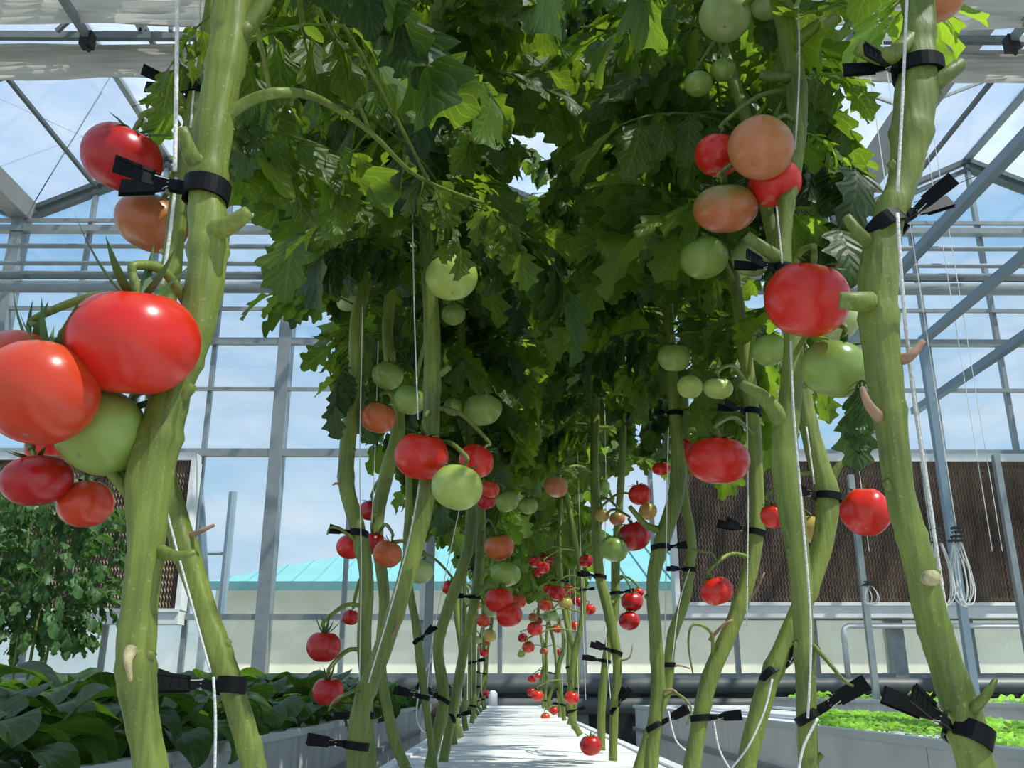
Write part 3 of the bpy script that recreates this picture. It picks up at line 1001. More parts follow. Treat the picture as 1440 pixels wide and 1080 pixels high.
make_plant('R6', 1.85, [(962, 560, 12), (960, 680, 13), (972, 760, 14), (964, 840, 15), (944, 900, 14), (938, 970, 14), (914, 1030, 14), (896, 1085, 14)],
           'slimmer tomato stem with two black clips, right of its neighbour', top_z=2.2)
make_plant('R7', 2.2, [(838, 560, 11), (836, 640, 12), (838, 720, 14), (842, 800, 14), (856, 860, 14), (868, 930, 13), (864, 1000, 12), (862, 1070, 12)],
           'tomato stem rooted at the front right of the white table', top_z=2.2)
make_plant('R8', 2.5, [(876, 600, 10), (872, 700, 10), (866, 780, 12), (864, 860, 12), (852, 930, 11), (846, 1000, 11), (846, 1055, 11)],
           'slim tomato stem crossing behind the front right one', top_z=2.2)
# background plants along the rows
FARL = [(638, 1050), (648, 1040), (655, 1030), (663, 1019), (668, 1012), (673, 1007), (677, 1003), (680, 1000), (683, 998)]
FARR = [(816, 1036), (807, 1027), (800, 1021), (793, 1015), (787, 1010), (780, 1006), (774, 1002), (769, 999), (764, 997)]
ordn = ('first', 'second', 'third', 'fourth', 'fifth', 'sixth', 'seventh', 'eighth', 'ninth')
for side, lst in (('left', FARL), ('right', FARR)):
    for i, (px, py) in enumerate(lst):
        d = FW + RT * ((px - 720) / FPX) + UP * ((540 - py) / FPX)
        t_ = -H / d.z
        Y = d.y * t_
        g = CAM + d * t_
        s = -1 if side == 'left' else 1
        x0 = g.x
        pts = []
        for z, r in ((.95, .0085), (.72, .010), (.45, .0105), (.25, .0115), (.08, .011)):
            w_ = P(0, 0, 1)
            q = Vector((x0 + s * rng.uniform(-.035, .03) - (.03 * s if z > .5 else 0), Y + rng.uniform(-.05, .05), z))
            a, b, dp = proj(q)
            pts.append((a, b, 2 * r * FPX / dp))
        a, b, dp = proj(Vector((x0, Y, .005)))
        pts.append((a, b, 2 * .011 * FPX / dp))
        make_plant('%s%d' % (side, i), Y, pts, '%s tomato stem behind the marked front ones in the %s row' % (ordn[i], side) if False else
                   '%s of the thin far tomato stems in the %s row, counted from the front' % (ordn[i], side), top_z=2.3, group='far tomato plants', stub=(i < 4), sides=8, keep=False)

# hand placed stubs and side shoots
stub('A', [(292, 225, .0), (272, 225, .01), (255, 180, .02)], .0075, .0035)
stub('A', [(285, 330, .0), (320, 318, .01), (350, 298, .015)], .0075, .0040)
stub('A', [(325, 60, .0), (350, 35, .0), (385, -20, .0)], .007, .0050, name='side_shoot')
stub('A', [(225, 775, .0), (250, 782, .01), (275, 776, .01)], .0040, .0014, 'stem')
stub('A', [(184, 915, .010), (180, 930, .016), (184, 958, .014)], .0036, .0008, 'scar')
stub('B', [(262, 755, .0), (282, 747, .01), (302, 738, .01)], .0028, .0012, 'dry')
stub('R1', [(1300, 130, .0), (1325, 110, .01), (1352, 90, .01)], .0080, .0052)
stub('R1', [(1290, 45, .0), (1250, 80, .01), (1205, 65, .01)], .0085, .0060, name='side_shoot')
stub('R1', [(1225, 345, .0), (1205, 325, .01), (1190, 305, .01)], .0055, .0035)
stub('R1', [(1230, 425, .0), (1205, 424, .02), (1180, 422, .02)], .0085, .0060)
stub('R1', [(1255, 505, .0), (1278, 502, .01), (1298, 480, .01)], .0055, .0022, 'dry')
stub('R1', [(1240, 590, .0), (1222, 570, .02), (1212, 545, .02)], .0045, .0018, 'dry')
stub('R1', [(1300, 815, .0), (1312, 812, .02)], .0055, .0050, 'scar')
stub('R1', [(1355, 1010, .0), (1385, 980, .02), (1400, 955, .02)], .0045, .0015)
stub('R2', [(1120, 60, .0), (1145, 38, .01), (1175, 25, .01)], .008, .0055, name='side_shoot')
stub('R2', [(1118, 110, .0), (1090, 108, .01), (1068, 105, .01)], .0075, .006)
stub('R2', [(1105, 600, .0), (1075, 560, .01), (1042, 540, .0)], .0105, .0045, name='side_shoot')
stub('R2', [(1100, 366, .0), (1075, 350, .01), (1050, 332, .01)], .0085, .006)
stub('R3', [(1160, 690, .0), (1180, 655, .01), (1190, 650, .01)], .006, .003)
stub('R4', [(1064, 745, .0), (1078, 732, .01), (1078, 722, .01)], .004, .003, 'scar')
stub('R5', [(925, 745, .0), (908, 738, .0), (885, 712, .0)], .0075, .004, name='truss_stalk')
stub('C', [(610, 530, .0), (624, 522, .0), (632, 515, .0)], .006, .004)

# spent side shoots and curled truss ends low on the stems
for key, pts in (('R4', [(1002, 930, 0), (1000, 890, .02), (975, 878, .03), (968, 905, .03), (975, 950, .02)]),
                 ('R4', [(998, 900, 0), (1018, 878, .02), (1030, 872, .02)]),
                 ('R5', [(928, 985, 0), (950, 975, .02), (972, 995, .03), (965, 1020, .03)]),
                 ('R5', [(925, 975, 0), (945, 970, .02), (955, 978, .02)]),
                 ('R6', [(966, 770, 0), (985, 775, .02), (1003, 780, .03), (1010, 800, .03)]),
                 ('R2', [(1136, 900, 0), (1160, 925, .02), (1185, 955, .03), (1200, 965, .03)]),
                 ('R6', [(942, 938, 0), (955, 936, .01), (970, 940, .02)]),
                 ('R7', [(866, 930, 0), (885, 925, .02), (890, 905, .02)]),
                 ('R4', [(1042, 850, 0), (1060, 835, .01), (1075, 805, .02)]),
                 ('C', [(520, 960, 0), (490, 975, .02), (470, 985, .03), (462, 1000, .03)]),
                 ('C', [(540, 905, 0), (555, 890, .01), (560, 870, .02)]),
                 ('D', [(505, 765, 0), (480, 745, .02), (465, 742, .02), (460, 752, .02)]),
                 ('D', [(488, 690, 0), (475, 680, .01), (468, 682, .01)]),
                 ('E', [(625, 985, 0), (605, 1000, .02), (598, 1030, .02)])):
    stub(key, pts, .0028, .0011, 'stem' if len(pts) > 3 else 'dry', 'spent_shoot')

# ------------------------------------------------------------------ tomatoes
TM = {}


def tomato_mesh(var, col):
    k = (var, col)
    if k in TM: return TM[k]
    rg = random.Random(var * 17 + 3)
    lob = rg.choice((5, 6, 7)); la = (.012, .018, .03, .010, .05)[var % 5]
    nu, nv = 32, 20
    vs = [(0, 0, .72)]; fs = []
    for j in range(1, nv):
        th = PI * j / nv
        for i in range(nu):
            ph = 2 * PI * i / nu
            ridge = 1 + la * math.cos(lob * ph + rg.random() * 0) * math.sin(th) ** .5 * (1 if th < PI / 2 else .6)
            r = math.sin(th) ** .93 * ridge
            z = math.cos(th)
            z = z * .86 - .22 * math.exp(-(th / .34) ** 2) + .05 * math.exp(-((PI - th) / .25) ** 2)
            vs.append((r * math.cos(ph), r * math.sin(ph), z))
    vs[0] = (0, 0, .86 - .25)
    vs.append((0, 0, -.86 + .055))
    for i in range(nu):
        fs.append((0, 1 + i, 1 + (i + 1) % nu))
        fs.append((len(vs) - 1, 1 + (nv - 2) * nu + (i + 1) % nu, 1 + (nv - 2) * nu + i))
    for j in range(nv - 2):
        for i in range(nu):
            a = 1 + j * nu + i; b = 1 + j * nu + (i + 1) % nu
            fs.append((a, a + nu, b + nu, b))
    mb = MB(); mb.add(vs, fs)
    TM[k] = mb.mesh('tomato', TMAT[col], None, True)
    return TM[k]


def calyx_mesh(var, up=0.0):
    rg = random.Random(var + 50)
    mb = MB()
    n = rg.choice((5, 6, 6))
    for k in range(n):
        a = 2 * PI * k / n + rg.uniform(-.15, .15)
        L = rg.uniform(.65, 1.0); lift = rg.uniform(.05, .75) + up
        cs = []
        for i in range(6):
            t = i / 5
            rr = L * t
            z = .62 + .10 * math.sin(t * PI) + lift * t * t * .7
            wd = .085 * math.sin(PI * min(1, t * .9 + .12)) + .004
            ca, sa = math.cos(a), math.sin(a)
            cs.append((Vector((rr * ca - wd * sa, rr * sa + wd * ca, z)), Vector((rr * ca + wd * sa, rr * sa - wd * ca, z)), Vector((rr * ca, rr * sa, z + wd * .6))))
        vs = []; fs = []
        for c in cs: vs.extend(c)
        for i in range(5):
            o = i * 3
            fs += [(o, o + 2, o + 5, o + 3), (o + 2, o + 1, o + 4, o + 5), (o + 1, o, o + 3, o + 4)]
        mb.add(vs, fs)
    return mb.mesh('calyx', M['calyx'])


CAL = [calyx_mesh(k) for k in range(4)]
CALUP = [calyx_mesh(k + 9, 1.1) for k in range(3)]
mb = MB(); mb.tube([(0, 0, .58), (0.02, 0, .78), (.06, 0, .95), (.12, 0.02, 1.12)], [.075, .06, .085, .06], 7)
PED = mb.mesh('pedicel', M['stem'], None, True)
tcount = 0


def tomato(px, py, wpx, hpx, col, key, label, Y=None, group=None, tilt=None, stalk=True, var=None, cal=True, att=None):
    global tcount
    tcount += 1
    pl = PLANTS[key]
    if Y is None: Y = pl['Y'] - .05
    c = P(px, py, Y)
    dp = (c - CAM).dot(FW)
    rw = wpx * dp / FPX / 2
    rh = hpx * dp / FPX / 2 / .88
    rh = min(rh, rw * 1.05)
    var = tcount % 5 if var is None else var
    if tilt is None: tilt = (rng.uniform(-.35, .2), rng.uniform(-.3, .3))
    o = bpy.data.objects.new('tomato', tomato_mesh(var, col))
    link(o)
    o.location = c
    o.scale = (rw, rw, rh)
    o.rotation_euler = (tilt[0], tilt[1], rng.uniform(0, 6))
    tag(o, label, 'tomato', group)
    if cal:
        k = bpy.data.objects.new('calyx', CALUP[tcount % 3] if cal == 2 else CAL[tcount % 4]); link(k, o)
        k2 = bpy.data.objects.new('pedicel', PED); link(k2, o)
    if stalk:
        R3 = Euler(o.rotation_euler).to_matrix()
        top = c + R3 @ Vector((rw * .12, 0, rh * 1.08))
        best = None
        for q in pl['sp']:
            v = Vector(q[:3])
            dd = (v - top).length + (0.6 * max(0, top.z - .0 - v.z) if False else 0) + abs(v.z - top.z - .03) * .8
            if best is None or dd < best[0]: best = (dd, v, q[3])
        b = best[1]
        if att: b = P(att[0], att[1], pl['Y'])
        if (b - top).length < .30:
            mid = (b + top) / 2 + Vector((0, 0, .008 + .09 * (b - top).length))
            sp = spline([tuple(b), tuple(mid), tuple(top + Vector((0, 0, .006))), tuple(top)], 5)
            mb = MB(); n = len(sp)
            mb.tube([Vector(q) for q in sp], [.0034 - .0012 * i / n for i in range(n)], 6)
            build(mb, 'truss_stalk', M['stem'], pl['root'], True)
    KEEP.append((px, py, max(wpx, hpx) * .5, Y))
    return o


T = tomato
T(188, 481, 180, 156, 'red', 'A', 'largest glossy red tomato, touching the thickest left stem', .47, tilt=(-.2, -.15), var=3, cal=2, att=(262, 425))
T(56, 552, 158, 150, 'orangered', 'A', 'large orange-red tomato cut by the left edge of the view', .455, tilt=(-.2, .1), var=3, cal=2, att=(240, 470))
T(30, 522, 125, 122, 'orangered', 'A', 'tomato mostly hidden behind the orange-red one at the left edge', .55, var=1, cal=2, att=(250, 450))
T(142, 607, 134, 112, 'green', 'A', 'green tomato tucked under the two big red ones at left', .50, tilt=(-.4, .5), var=3, att=(225, 580))
T(66, 634, 60, 50, 'red', 'A', 'red tomato barely showing above the small oval one at left', .60, att=(190, 690))
T(52, 675, 96, 74, 'deep', 'A', 'oval dark red tomato low in the left cluster', .52, tilt=(-.2, .1), var=3, att=(185, 700))
T(120, 708, 76, 68, 'orangered', 'A', 'lowest orange-red tomato of the left cluster', .54, var=1, att=(185, 690))
T(172, 222, 110, 98, 'deep', 'B', 'dull red tomato above the black clip, upper left', .72, tilt=(.5, -.2), var=3)
T(213, 313, 102, 82, 'brown', 'B', 'brownish orange tomato behind stem and string, upper left', .80, tilt=(-.2, .3), var=0)
T(593, 641, 76, 74, 'red', 'C', 'round red tomato beside the light green one, middle left', 1.12, tilt=(-.3, -.1), var=3)
T(643, 685, 73, 64, 'lime', 'C', 'light yellow-green tomato below the round red one, middle left', 1.08, tilt=(-.25, .1), var=0)
T(670, 648, 50, 60, 'red', 'C', 'ribbed red tomato behind the light green one', 1.22, tilt=(.1, .5), var=4)
T(689, 688, 27, 32, 'orangered', 'E', 'small orange tomato behind right of the light green one', 1.7)
T(684, 704, 28, 26, 'deep', 'E', 'small red tomato under the small orange one beside the light green tomato', 1.8)
T(713, 705, 33, 34, 'green', 'E', 'small green tomato, left one of the pair in mid air', 1.9)
T(743, 711, 27, 25, 'green', 'E', 'smaller green tomato, right one of the pair in mid air', 2.0)
T(635, 390, 74, 60, 'lime', 'C', 'yellow-green tomato under the leaves at the top of the middle stem', 1.08, tilt=(-.2, .1), var=0)
T(638, 442, 34, 38, 'green', 'E', 'dim green tomato in shade below the yellow-green one', 1.6)
T(545, 528, 44, 45, 'green', 'D2', 'green tomato directly above the round orange one', 1.35)
T(576, 562, 46, 46, 'green', 'C', 'green tomato half behind the middle stem', 1.28)
T(532, 587, 50, 50, 'orange', 'D2', 'round orange tomato between two stems, middle left', 1.30, tilt=(-.3, 0), var=1)
T(637, 572, 28, 36, 'green', 'E', 'small green tomato right of the middle stem', 1.7)
T(678, 576, 56, 42, 'green', 'E', 'flat ribbed green tomato right of the middle stem', 1.7, tilt=(-.2, .1), var=4)
T(491, 425, 34, 26, 'pale', 'D', 'pale tomato among leaves near the left edge of the crown', 1.4)
T(521, 718, 32, 30, 'deep', 'D2', 'dark red tomato between stems above the clipped cluster', 1.6)
T(492, 769, 38, 52, 'red', 'D', 'red tomato left of the clipped stem, middle left', 1.36)
T(524, 764, 34, 40, 'deep', 'D2', 'dark red tomato right behind the clipped stem, middle left', 1.5)
T(545, 779, 42, 56, 'orange', 'D2', 'tall orange tomato right of the clipped stem', 1.42, var=4)
T(590, 803, 38, 44, 'pale', 'D2', 'pale green tomato just right of the left-leaning stem', 1.45, tilt=(-.2, .2))
T(632, 826, 22, 36, 'red', 'F', 'red tomato glimpsed behind the bowed stem', 2.1)
T(455, 909, 48, 46, 'deep', 'D', 'dark red tomato hanging clear at left above the greens', 1.25, tilt=(-.1, .05), var=3, cal=2)
T(461, 972, 44, 40, 'deep', 'D', 'dark red tomato hanging just above the greens bed', 1.25, tilt=(.1, -.2), var=1, cal=2)
T(493, 868, 24, 22, 'deep', 'D', 'small dark red tomato left of the clear hanging one\'s stem', 1.4)
T(702, 769, 42, 42, 'orange', 'E2', 'orange tomato directly above a green one near the centre', 2.0, tilt=(-.3, .1), var=1)
T(711, 807, 42, 34, 'green', 'E2', 'flat green tomato directly below the orange one near the centre', 2.0, tilt=(-.2, -.1), var=4)
T(702, 844, 40, 37, 'red', 'E2', 'red tomato under the flat green one near the centre', 2.0, var=0)
T(716, 865, 37, 34, 'red', 'E2', 'lowest red tomato of the centre cluster', 2.0, var=2)
T(729, 846, 22, 36, 'orangered', 'E2', 'narrow red tomato at the right of the centre cluster', 2.1, var=4)
T(692, 857, 24, 26, 'pale', 'E2', 'pale green tomato half hidden in the centre cluster', 2.2)
T(680, 873, 20, 22, 'orangered', 'left0', 'small orange-red tomato left below the centre cluster', 2.6)
T(688, 894, 20, 18, 'yellow', 'left0', 'small yellowish tomato below the centre cluster', 2.6)
T(782, 684, 34, 32, 'peach', 'R7', 'peach coloured tomato alone near the middle of the picture', 2.1, tilt=(-.2, .1), var=2)
T(900, 695, 33, 32, 'red', 'R7', 'red tomato topmost against the bright gap, right of centre', 1.9, var=0)
T(911, 719, 26, 24, 'yellow', 'R7', 'yellow tomato under the topmost red one right of centre', 1.95)
T(892, 754, 46, 42, 'deep', 'R7', 'largest dark red tomato right of centre', 1.9, tilt=(-.2, .1), var=3)
T(863, 772, 40, 38, 'green', 'R7', 'green tomato touching the dark red one right of centre', 1.85, tilt=(-.4, .2), var=0)
T(847, 725, 20, 28, 'yellow', 'R7', 'small yellow tomato against the front right stem', 2.1)
T(868, 729, 22, 24, 'turning', 'R7', 'small brownish tomato above the green one right of centre', 2.1)
T(846, 685, 24, 30, 'green', 'R7', 'green tomato in shade left of the topmost red one', 2.3)
T(824, 789, 20, 30, 'deep', 'R8', 'dark red tomato left of the front right stem', 2.5)
T(889, 846, 31, 28, 'deep', 'R8', 'dark red tomato in the hanging cluster before the low panes', 2.3, var=2)
T(898, 833, 16, 12, 'red', 'R8', 'small red tomato on top of the hanging cluster before the low panes', 2.35)
T(885, 873, 30, 25, 'deep', 'R8', 'lowest red tomato of the cluster before the low panes', 2.3, tilt=(.4, 0), var=1)
T(831, 1048, 31, 29, 'deep', 'R8', 'red tomato hanging lowest, just above the white table', 2.15, tilt=(.1, 0), var=3)
T(1010, 218, 66, 88, 'red', 'R2', 'red tomato left behind the peach one, upper right', .98, tilt=(-.2, .25), var=3)
T(1070, 208, 92, 86, 'peach', 'R2', 'large peach coloured tomato, upper right', .88, tilt=(-.5, .2), var=0)
T(1090, 258, 74, 66, 'red', 'R2', 'red tomato right below the peach one, upper right', .93, tilt=(-.3, -.1), var=1)
T(1020, 293, 90, 70, 'turning', 'R2', 'half ripe orange and green tomato under the upper right cluster', .95, tilt=(-.3, .1), var=3)
T(990, 362, 68, 60, 'green', 'R4', 'round green tomato with dark calyx under the half ripe one', 1.15, tilt=(-.1, .1), var=0)
T(1058, 362, 58, 60, 'pale', 'R4', 'pale green tomato behind the clip, upper right', 1.2, var=3)
T(1135, 421, 118, 110, 'red', 'R2', 'biggest red tomato on the right, beside the thickest right stem', .76, tilt=(-.35, .0), var=3)
T(1180, 452, 56, 64, 'pale', 'R2', 'pale tomato peeping from behind the biggest right red one', .90)
T(1175, 518, 96, 84, 'green', 'R2', 'large green tomato below the biggest right red one', .80, tilt=(-.3, .15), var=0)
T(1082, 492, 50, 46, 'green', 'R4', 'green tomato left of the tall right stem at mid height', 1.1, var=3)
T(948, 502, 46, 50, 'green', 'R5', 'dark green tomato among leaves above the short black clip', 1.45, tilt=(-.3, .3))
T(970, 544, 36, 40, 'lime', 'R5', 'left one of the small lime tomatoes at the side shoot tip', 1.3)
T(1010, 546, 42, 32, 'lime', 'R4', 'right one of the small lime tomatoes at the side shoot tip', 1.2)
T(1010, 647, 88, 70, 'red', 'R4', 'wide flattened red tomato, right of centre', 1.22, tilt=(-.15, .05), var=3)
T(962, 632, 30, 36, 'deep', 'R6', 'red tomato mostly hidden behind the wide flattened one', 1.8)
T(930, 659, 26, 20, 'red', 'R6', 'small red tomato in shade among leaves left of the wide one', 1.9)
T(1089, 725, 40, 58, 'red', 'R3', 'red tomato half hidden left of the tall right stem', 1.15, var=4)
T(1145, 745, 44, 46, 'yellow', 'R3', 'yellow tomato seen between the crossing right stems', 1.2)
T(1218, 720, 70, 80, 'red', 'R1', 'red tomato half hidden by the thickest right stem', .98, tilt=(-.2, .5), var=4, stalk=False)
T(1008, 831, 46, 40, 'red', 'R4', 'small red tomato alone before the cooling pad', 1.28, tilt=(-.2, .2), var=1)
T(1020, 22, 74, 66, 'pale', 'R2', 'pale green tomato with a leaf over it at the top', 1.0, var=0)
T(1078, 5, 50, 44, 'pale', 'R2', 'pale green tomato at the top edge beside the tall stem', .98)
T(1017, 98, 36, 35, 'green', 'R2', 'right one of two small green tomatoes near the top', 1.05)
T(982, 118, 40, 34, 'green', 'R2', 'left one of two small green tomatoes near the top', 1.05)
T(1316, -2, 78, 64, 'peach', 'R1', 'peach coloured tomato cut by the top edge at right', .64, stalk=False, var=0)
# far clusters
farT = [(752, 790, 18, 'deep'), (764, 798, 18, 'red'), (772, 788, 16, 'deep'), (757, 805, 15, 'deep'), (766, 785, 14, 'red'), (783, 834, 24, 'deep'), (799, 830, 17, 'red'), (767, 851, 19, 'orangered'),
        (795, 848, 20, 'yellow'), (829, 857, 17, 'red'), (813, 846, 16, 'deep'), (772, 828, 16, 'deep'), (808, 880, 14, 'red'), (783, 884, 14, 'orangered'),
        (752, 884, 22, 'red'), (735, 897, 14, 'deep'), (743, 910, 18, 'orangered'), (757, 873, 12, 'deep'), (765, 916, 12, 'orange'), (733, 920, 11, 'green'), (750, 868, 14, 'orange'),
        (748, 955, 12, 'red'), (756, 978, 17, 'red'), (747, 973, 13, 'deep'), (757, 950, 9, 'red'), (804, 981, 20, 'red'), (779, 999, 13, 'red'), (767, 1008, 13, 'orangered'), (786, 918, 11, 'deep'), (778, 866, 16, 'pale'), (770, 868, 14, 'green'),
        (681, 918, 12, 'red'), (676, 912, 10, 'orange'), (684, 975, 10, 'deep'), (683, 905, 9, 'red'), (672, 900, 11, 'pale'), (668, 850, 18, 'orange'), (660, 842, 16, 'pale'), (812, 700, 18, 'green'), (795, 715, 16, 'green'), (766, 742, 15, 'green'), (777, 720, 15, 'green')]
for i, (px, py, d_, c_) in enumerate(farT):
    if px < 705:
        k = 'left%d' % (0 if d_ > 14 else (3 if d_ > 10 else 6)); side = 'left'
    else:
        k = 'right%d' % (0 if d_ > 17 else (2 if d_ > 14 else (4 if d_ > 12 else 6))); side = 'right'
    cn = {'deep': 'dark red', 'red': 'bright red', 'orangered': 'orange-red', 'orange': 'orange', 'yellow': 'yellow', 'green': 'green', 'pale': 'pale green'}[c_]
    hgt = 'high' if py < 800 else ('middle' if py < 900 else 'low')
    T(px, py, d_, d_ * .9, c_, k, 'small %s tomato far down the %s row, %s on the stems' % (cn, side, hgt), PLANTS[k]['Y'] + rng.uniform(-.1, .1), group='%s %s far tomatoes, %s row' % (hgt, cn, side))

# ------------------------------------------------------------------ crown leaves
nleaf = 0


def put_leaf(pl, pos, az, pitch, s, roll=0, pool=None, name='leaf', prune=True, force=None):
    global nleaf
    pool = pool or LEAVES
    me, cents = force if force else rng.choice(pool)
    Rm = Matrix.Rotation(az, 4, 'Z') @ Matrix.Rotation(-pitch, 4, 'Y') @ Matrix.Rotation(roll, 4, 'X')
    W = Matrix.Translation(pos) @ Rm @ Matrix.Scale(s, 4)
    if prune:
        bad = 0
        for c in cents:
            q = W @ c
            if q.y < .35 and q.z < 1.3 and abs(q.x) < .6: return False
            a, b, dp = proj(q)
            if dp < .03: continue
            if -60 < a < 1500 and -60 < b < 1140:
                if not inside(a, b, CROWN_POLY): bad += 1
                rr = 42 / dp
                for (kx, ky, kr, kY) in KEEP:
                    if q.y < kY and abs(a - kx) < kr + rr * .55 and abs(b - ky) < kr + rr * .55:
                        return False
        if bad > 1: return False
    o = inst(me, name, pl['root'], Matrix.Translation(pos - WLOC(pl['root'])) @ Rm @ Matrix.Scale(s, 4))
    nleaf += 1
    return True


for key, pl in PLANTS.items():
    Y = pl['Y']
    far = Y > 3.2
    pool = FARLEAVES if far else LEAVES
    zlow = {'A': .62, 'B': .60, 'C': .58, 'D': .52, 'D2': .60, 'E': .66, 'E2': .60, 'F': .62, 'R1': .75, 'R2': .62, 'R3': .62, 'R4': .56, 'R5': .60, 'R6': .66, 'R7': .70, 'R8': .70}.get(key, min(.85, .42 + .05 * Y))
    pts = [Vector(q[:3]) for q in pl['sp'] if q[2] > zlow]
    if len(pts) < 2: continue
    ztop = min(2.2, .15 + .87 * Y + .16)
    pts = [p_ for p_ in pts if p_.z < ztop] or pts[-2:]
    L = pts[0].z - pts[-1].z
    n = max(2, int(L / (.036 if Y < 1.5 else .029 if Y < 3.2 else .05)))
    az = rng.uniform(0, 6)
    for i in range(n):
        z = pts[-1].z + L * (i + .5) / n
        p = min(pts, key=lambda v: abs(v.z - z))
        for k in range(2):
            for tries in range(3):
                az += 2.4 + rng.uniform(-.3, .3)
                if put_leaf(pl, p, az, rng.uniform(-.15, .55), rng.uniform(.6, 1.0) if Y < 1.5 else rng.uniform(.5, .88) if Y < 3.2 else rng.uniform(.8, 1.2), rng.uniform(-.6, .6), pool): break
print('crown leaves', nleaf)


# hand placed near leaves: (plant, base px,py, tip px,py, Yb, Yt, variant, scale mult)
def hero_leaf(key, b, t, var, roll=0):
    pb, pt = P(*b), P(*t)
    me, cents = LEAVES[var] if var < 10 else SUNLIT[var - 10]
    tipl = cents[-1]
    v = pt - pb
    # align leaf's chord (base->tip) with v, keeping its up side upward
    s = v.length / tipl.length
    xc = tipl.normalized(); yc = Vector((0, 1, 0)); yc = (yc - xc * yc.dot(xc)).normalized(); zc = xc.cross(yc)
    A = Matrix((xc, yc, zc)).transposed()
    xw = v.normalized(); upw = Vector((0, 0, 1)) if abs(xw.z) < .95 else Vector((0, -1, 0))
    yw = upw.cross(xw).normalized(); zw = xw.cross(yw)
    B = Matrix((xw, yw, zw)).transposed()
    Rr = (B @ A.transposed()).to_4x4() @ Matrix.Identity(4)
    Rr = Matrix.Rotation(roll, 4, xw) @ Rr
    pl = PLANTS[key]
    inst(me, 'leaf', pl['root'], Matrix.Translation(pb - WLOC(pl['root'])) @ Rr @ Matrix.Scale(s, 4))
    # petiole back to the stem
    best = min((Vector(q[:3]) for q in pl['sp']), key=lambda q: (q - pb).length)
    if .01 < (best - pb).length < .5:
        mb = MB(); sp = spline([tuple(best), tuple((best + pb) / 2 + Vector((0, 0, .02))), tuple(pb)], 5)
        mb.tube([Vector(q) for q in sp], .0032 * s ** .5, 7)
        build(mb, 'petiole', M['stem'], pl['root'], True)


hero_leaf('A', (440, 135, .85), (640, 330, .95), 3)
stub('A', [(300, 178, .0), (350, 142, .0), (400, 130, .0), (450, 140, -.1), (520, 185, -.2), (590, 250, -.35), (680, 285, -.5)], .0042, .0016, name='petiole')
hero_leaf('A', (650, 278, .98), (745, 400, 1.05), 4)
hero_leaf('A', (520, 185, .80), (470, 330, .85), 1)
hero_leaf('A', (600, 250, .9), (650, 390, .95), 5)
hero_leaf('A', (380, 132, .62), (340, 240, .70), 2)
hero_leaf('A', (300, 20, .55), (228, 150, .62), 5)
hero_leaf('B', (290, 110, .70), (220, 185, .80), 0)
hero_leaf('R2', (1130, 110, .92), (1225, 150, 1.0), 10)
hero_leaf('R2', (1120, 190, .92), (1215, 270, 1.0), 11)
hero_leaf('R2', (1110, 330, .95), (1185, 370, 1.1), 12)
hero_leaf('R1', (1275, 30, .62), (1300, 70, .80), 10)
hero_leaf('R1', (1228, 555, .70), (1204, 640, .82), 6)
hero_leaf('R3', (1140, 500, 1.1), (1165, 585, 1.2), 5)
hero_leaf('C', (600, 330, 1.1), (420, 330, 1.0), 1)
hero_leaf('D', (500, 430, 1.3), (340, 430, 1.2), 0)
hero_leaf('D', (495, 520, 1.3), (470, 610, 1.25), 2)

# ================================================================== CLIPS
mb = MB()
N = 22
for i in range(N + 1):
    pass
ring_v = []; ring_f = []
a0 = .25
for i in range(N + 1):
    a = a0 + (2 * PI - 2 * a0) * i / N
    for r, z in ((1.04, -.38), (1.04, .38), (1.22, .38), (1.22, -.38)):
        ring_v.append((r * math.cos(a), r * math.sin(a), z))
for i in range(N):
    for k in range(4):
        o = i * 4
        ring_f.append((o + k, o + 4 + k, o + 4 + (k + 1) % 4, o + (k + 1) % 4))
ring_f += [(0, 1, 2, 3), (N * 4 + 3, N * 4 + 2, N * 4 + 1, N * 4)]
mb.add(ring_v, ring_f)
CL_RING = mb.mesh('clamp_ring', M['clip'])


def handle_mesh(s):
    mb = MB()
    # jaw root then paddle with raised rim, diverging
    p = [(.98, .10 * s), (1.5, .22 * s), (2.2, .16 * s), (2.9, .45 * s), (5.2, 1.35 * s)]
    hw = [.36, .34, .30, .42, .50]
    th = .13
    vs = []
    for (x, y), h in zip(p, hw):
        vs += [(x, y - th, -h), (x, y + th, -h), (x, y + th, h), (x, y - th, h)]
    fs = [(0, 1, 2, 3), (19, 18, 17, 16)]
    for i in range(4):
        for k in range(4):
            o = i * 4
            fs.append((o + k, o + 4 + k, o + 4 + (k + 1) % 4, o + (k + 1) % 4))
    mb.add(vs, fs)
    # rims along the paddle edges
    for z in (-.5, .5):
        mb.beam((2.9, .45 * s + .14 * s, z * .86), (5.2, 1.35 * s + .14 * s, z), .10, .22)
    for x_, y_ in ((3.6, .72), (4.2, .96), (4.8, 1.19)):
        mb.beam((x_, y_ * s + .15 * s, -.4), (x_, y_ * s + .15 * s, .4), .07, .07)
    return mb.mesh('clip_handle', M['clip'])


CL_H = [handle_mesh(1), handle_mesh(-1)]
mb = MB(); mb.tube([(2.1 + .28 * math.cos(a * .7), .28 * math.sin(a * .7), -.34 + a * .034) for a in range(21)], .05, 5)
mb.tube([(2.1, .28, .3), (2.9, .62, .2)], .05, 5); mb.tube([(2.1, -.28, -.3), (2.9, -.62, -.2)], .05, 5)
mb.tube([(2.1, 0, -.42), (2.1, 0, .42)], .14, 8)
CL_S = mb.mesh('spring', M['steel'])


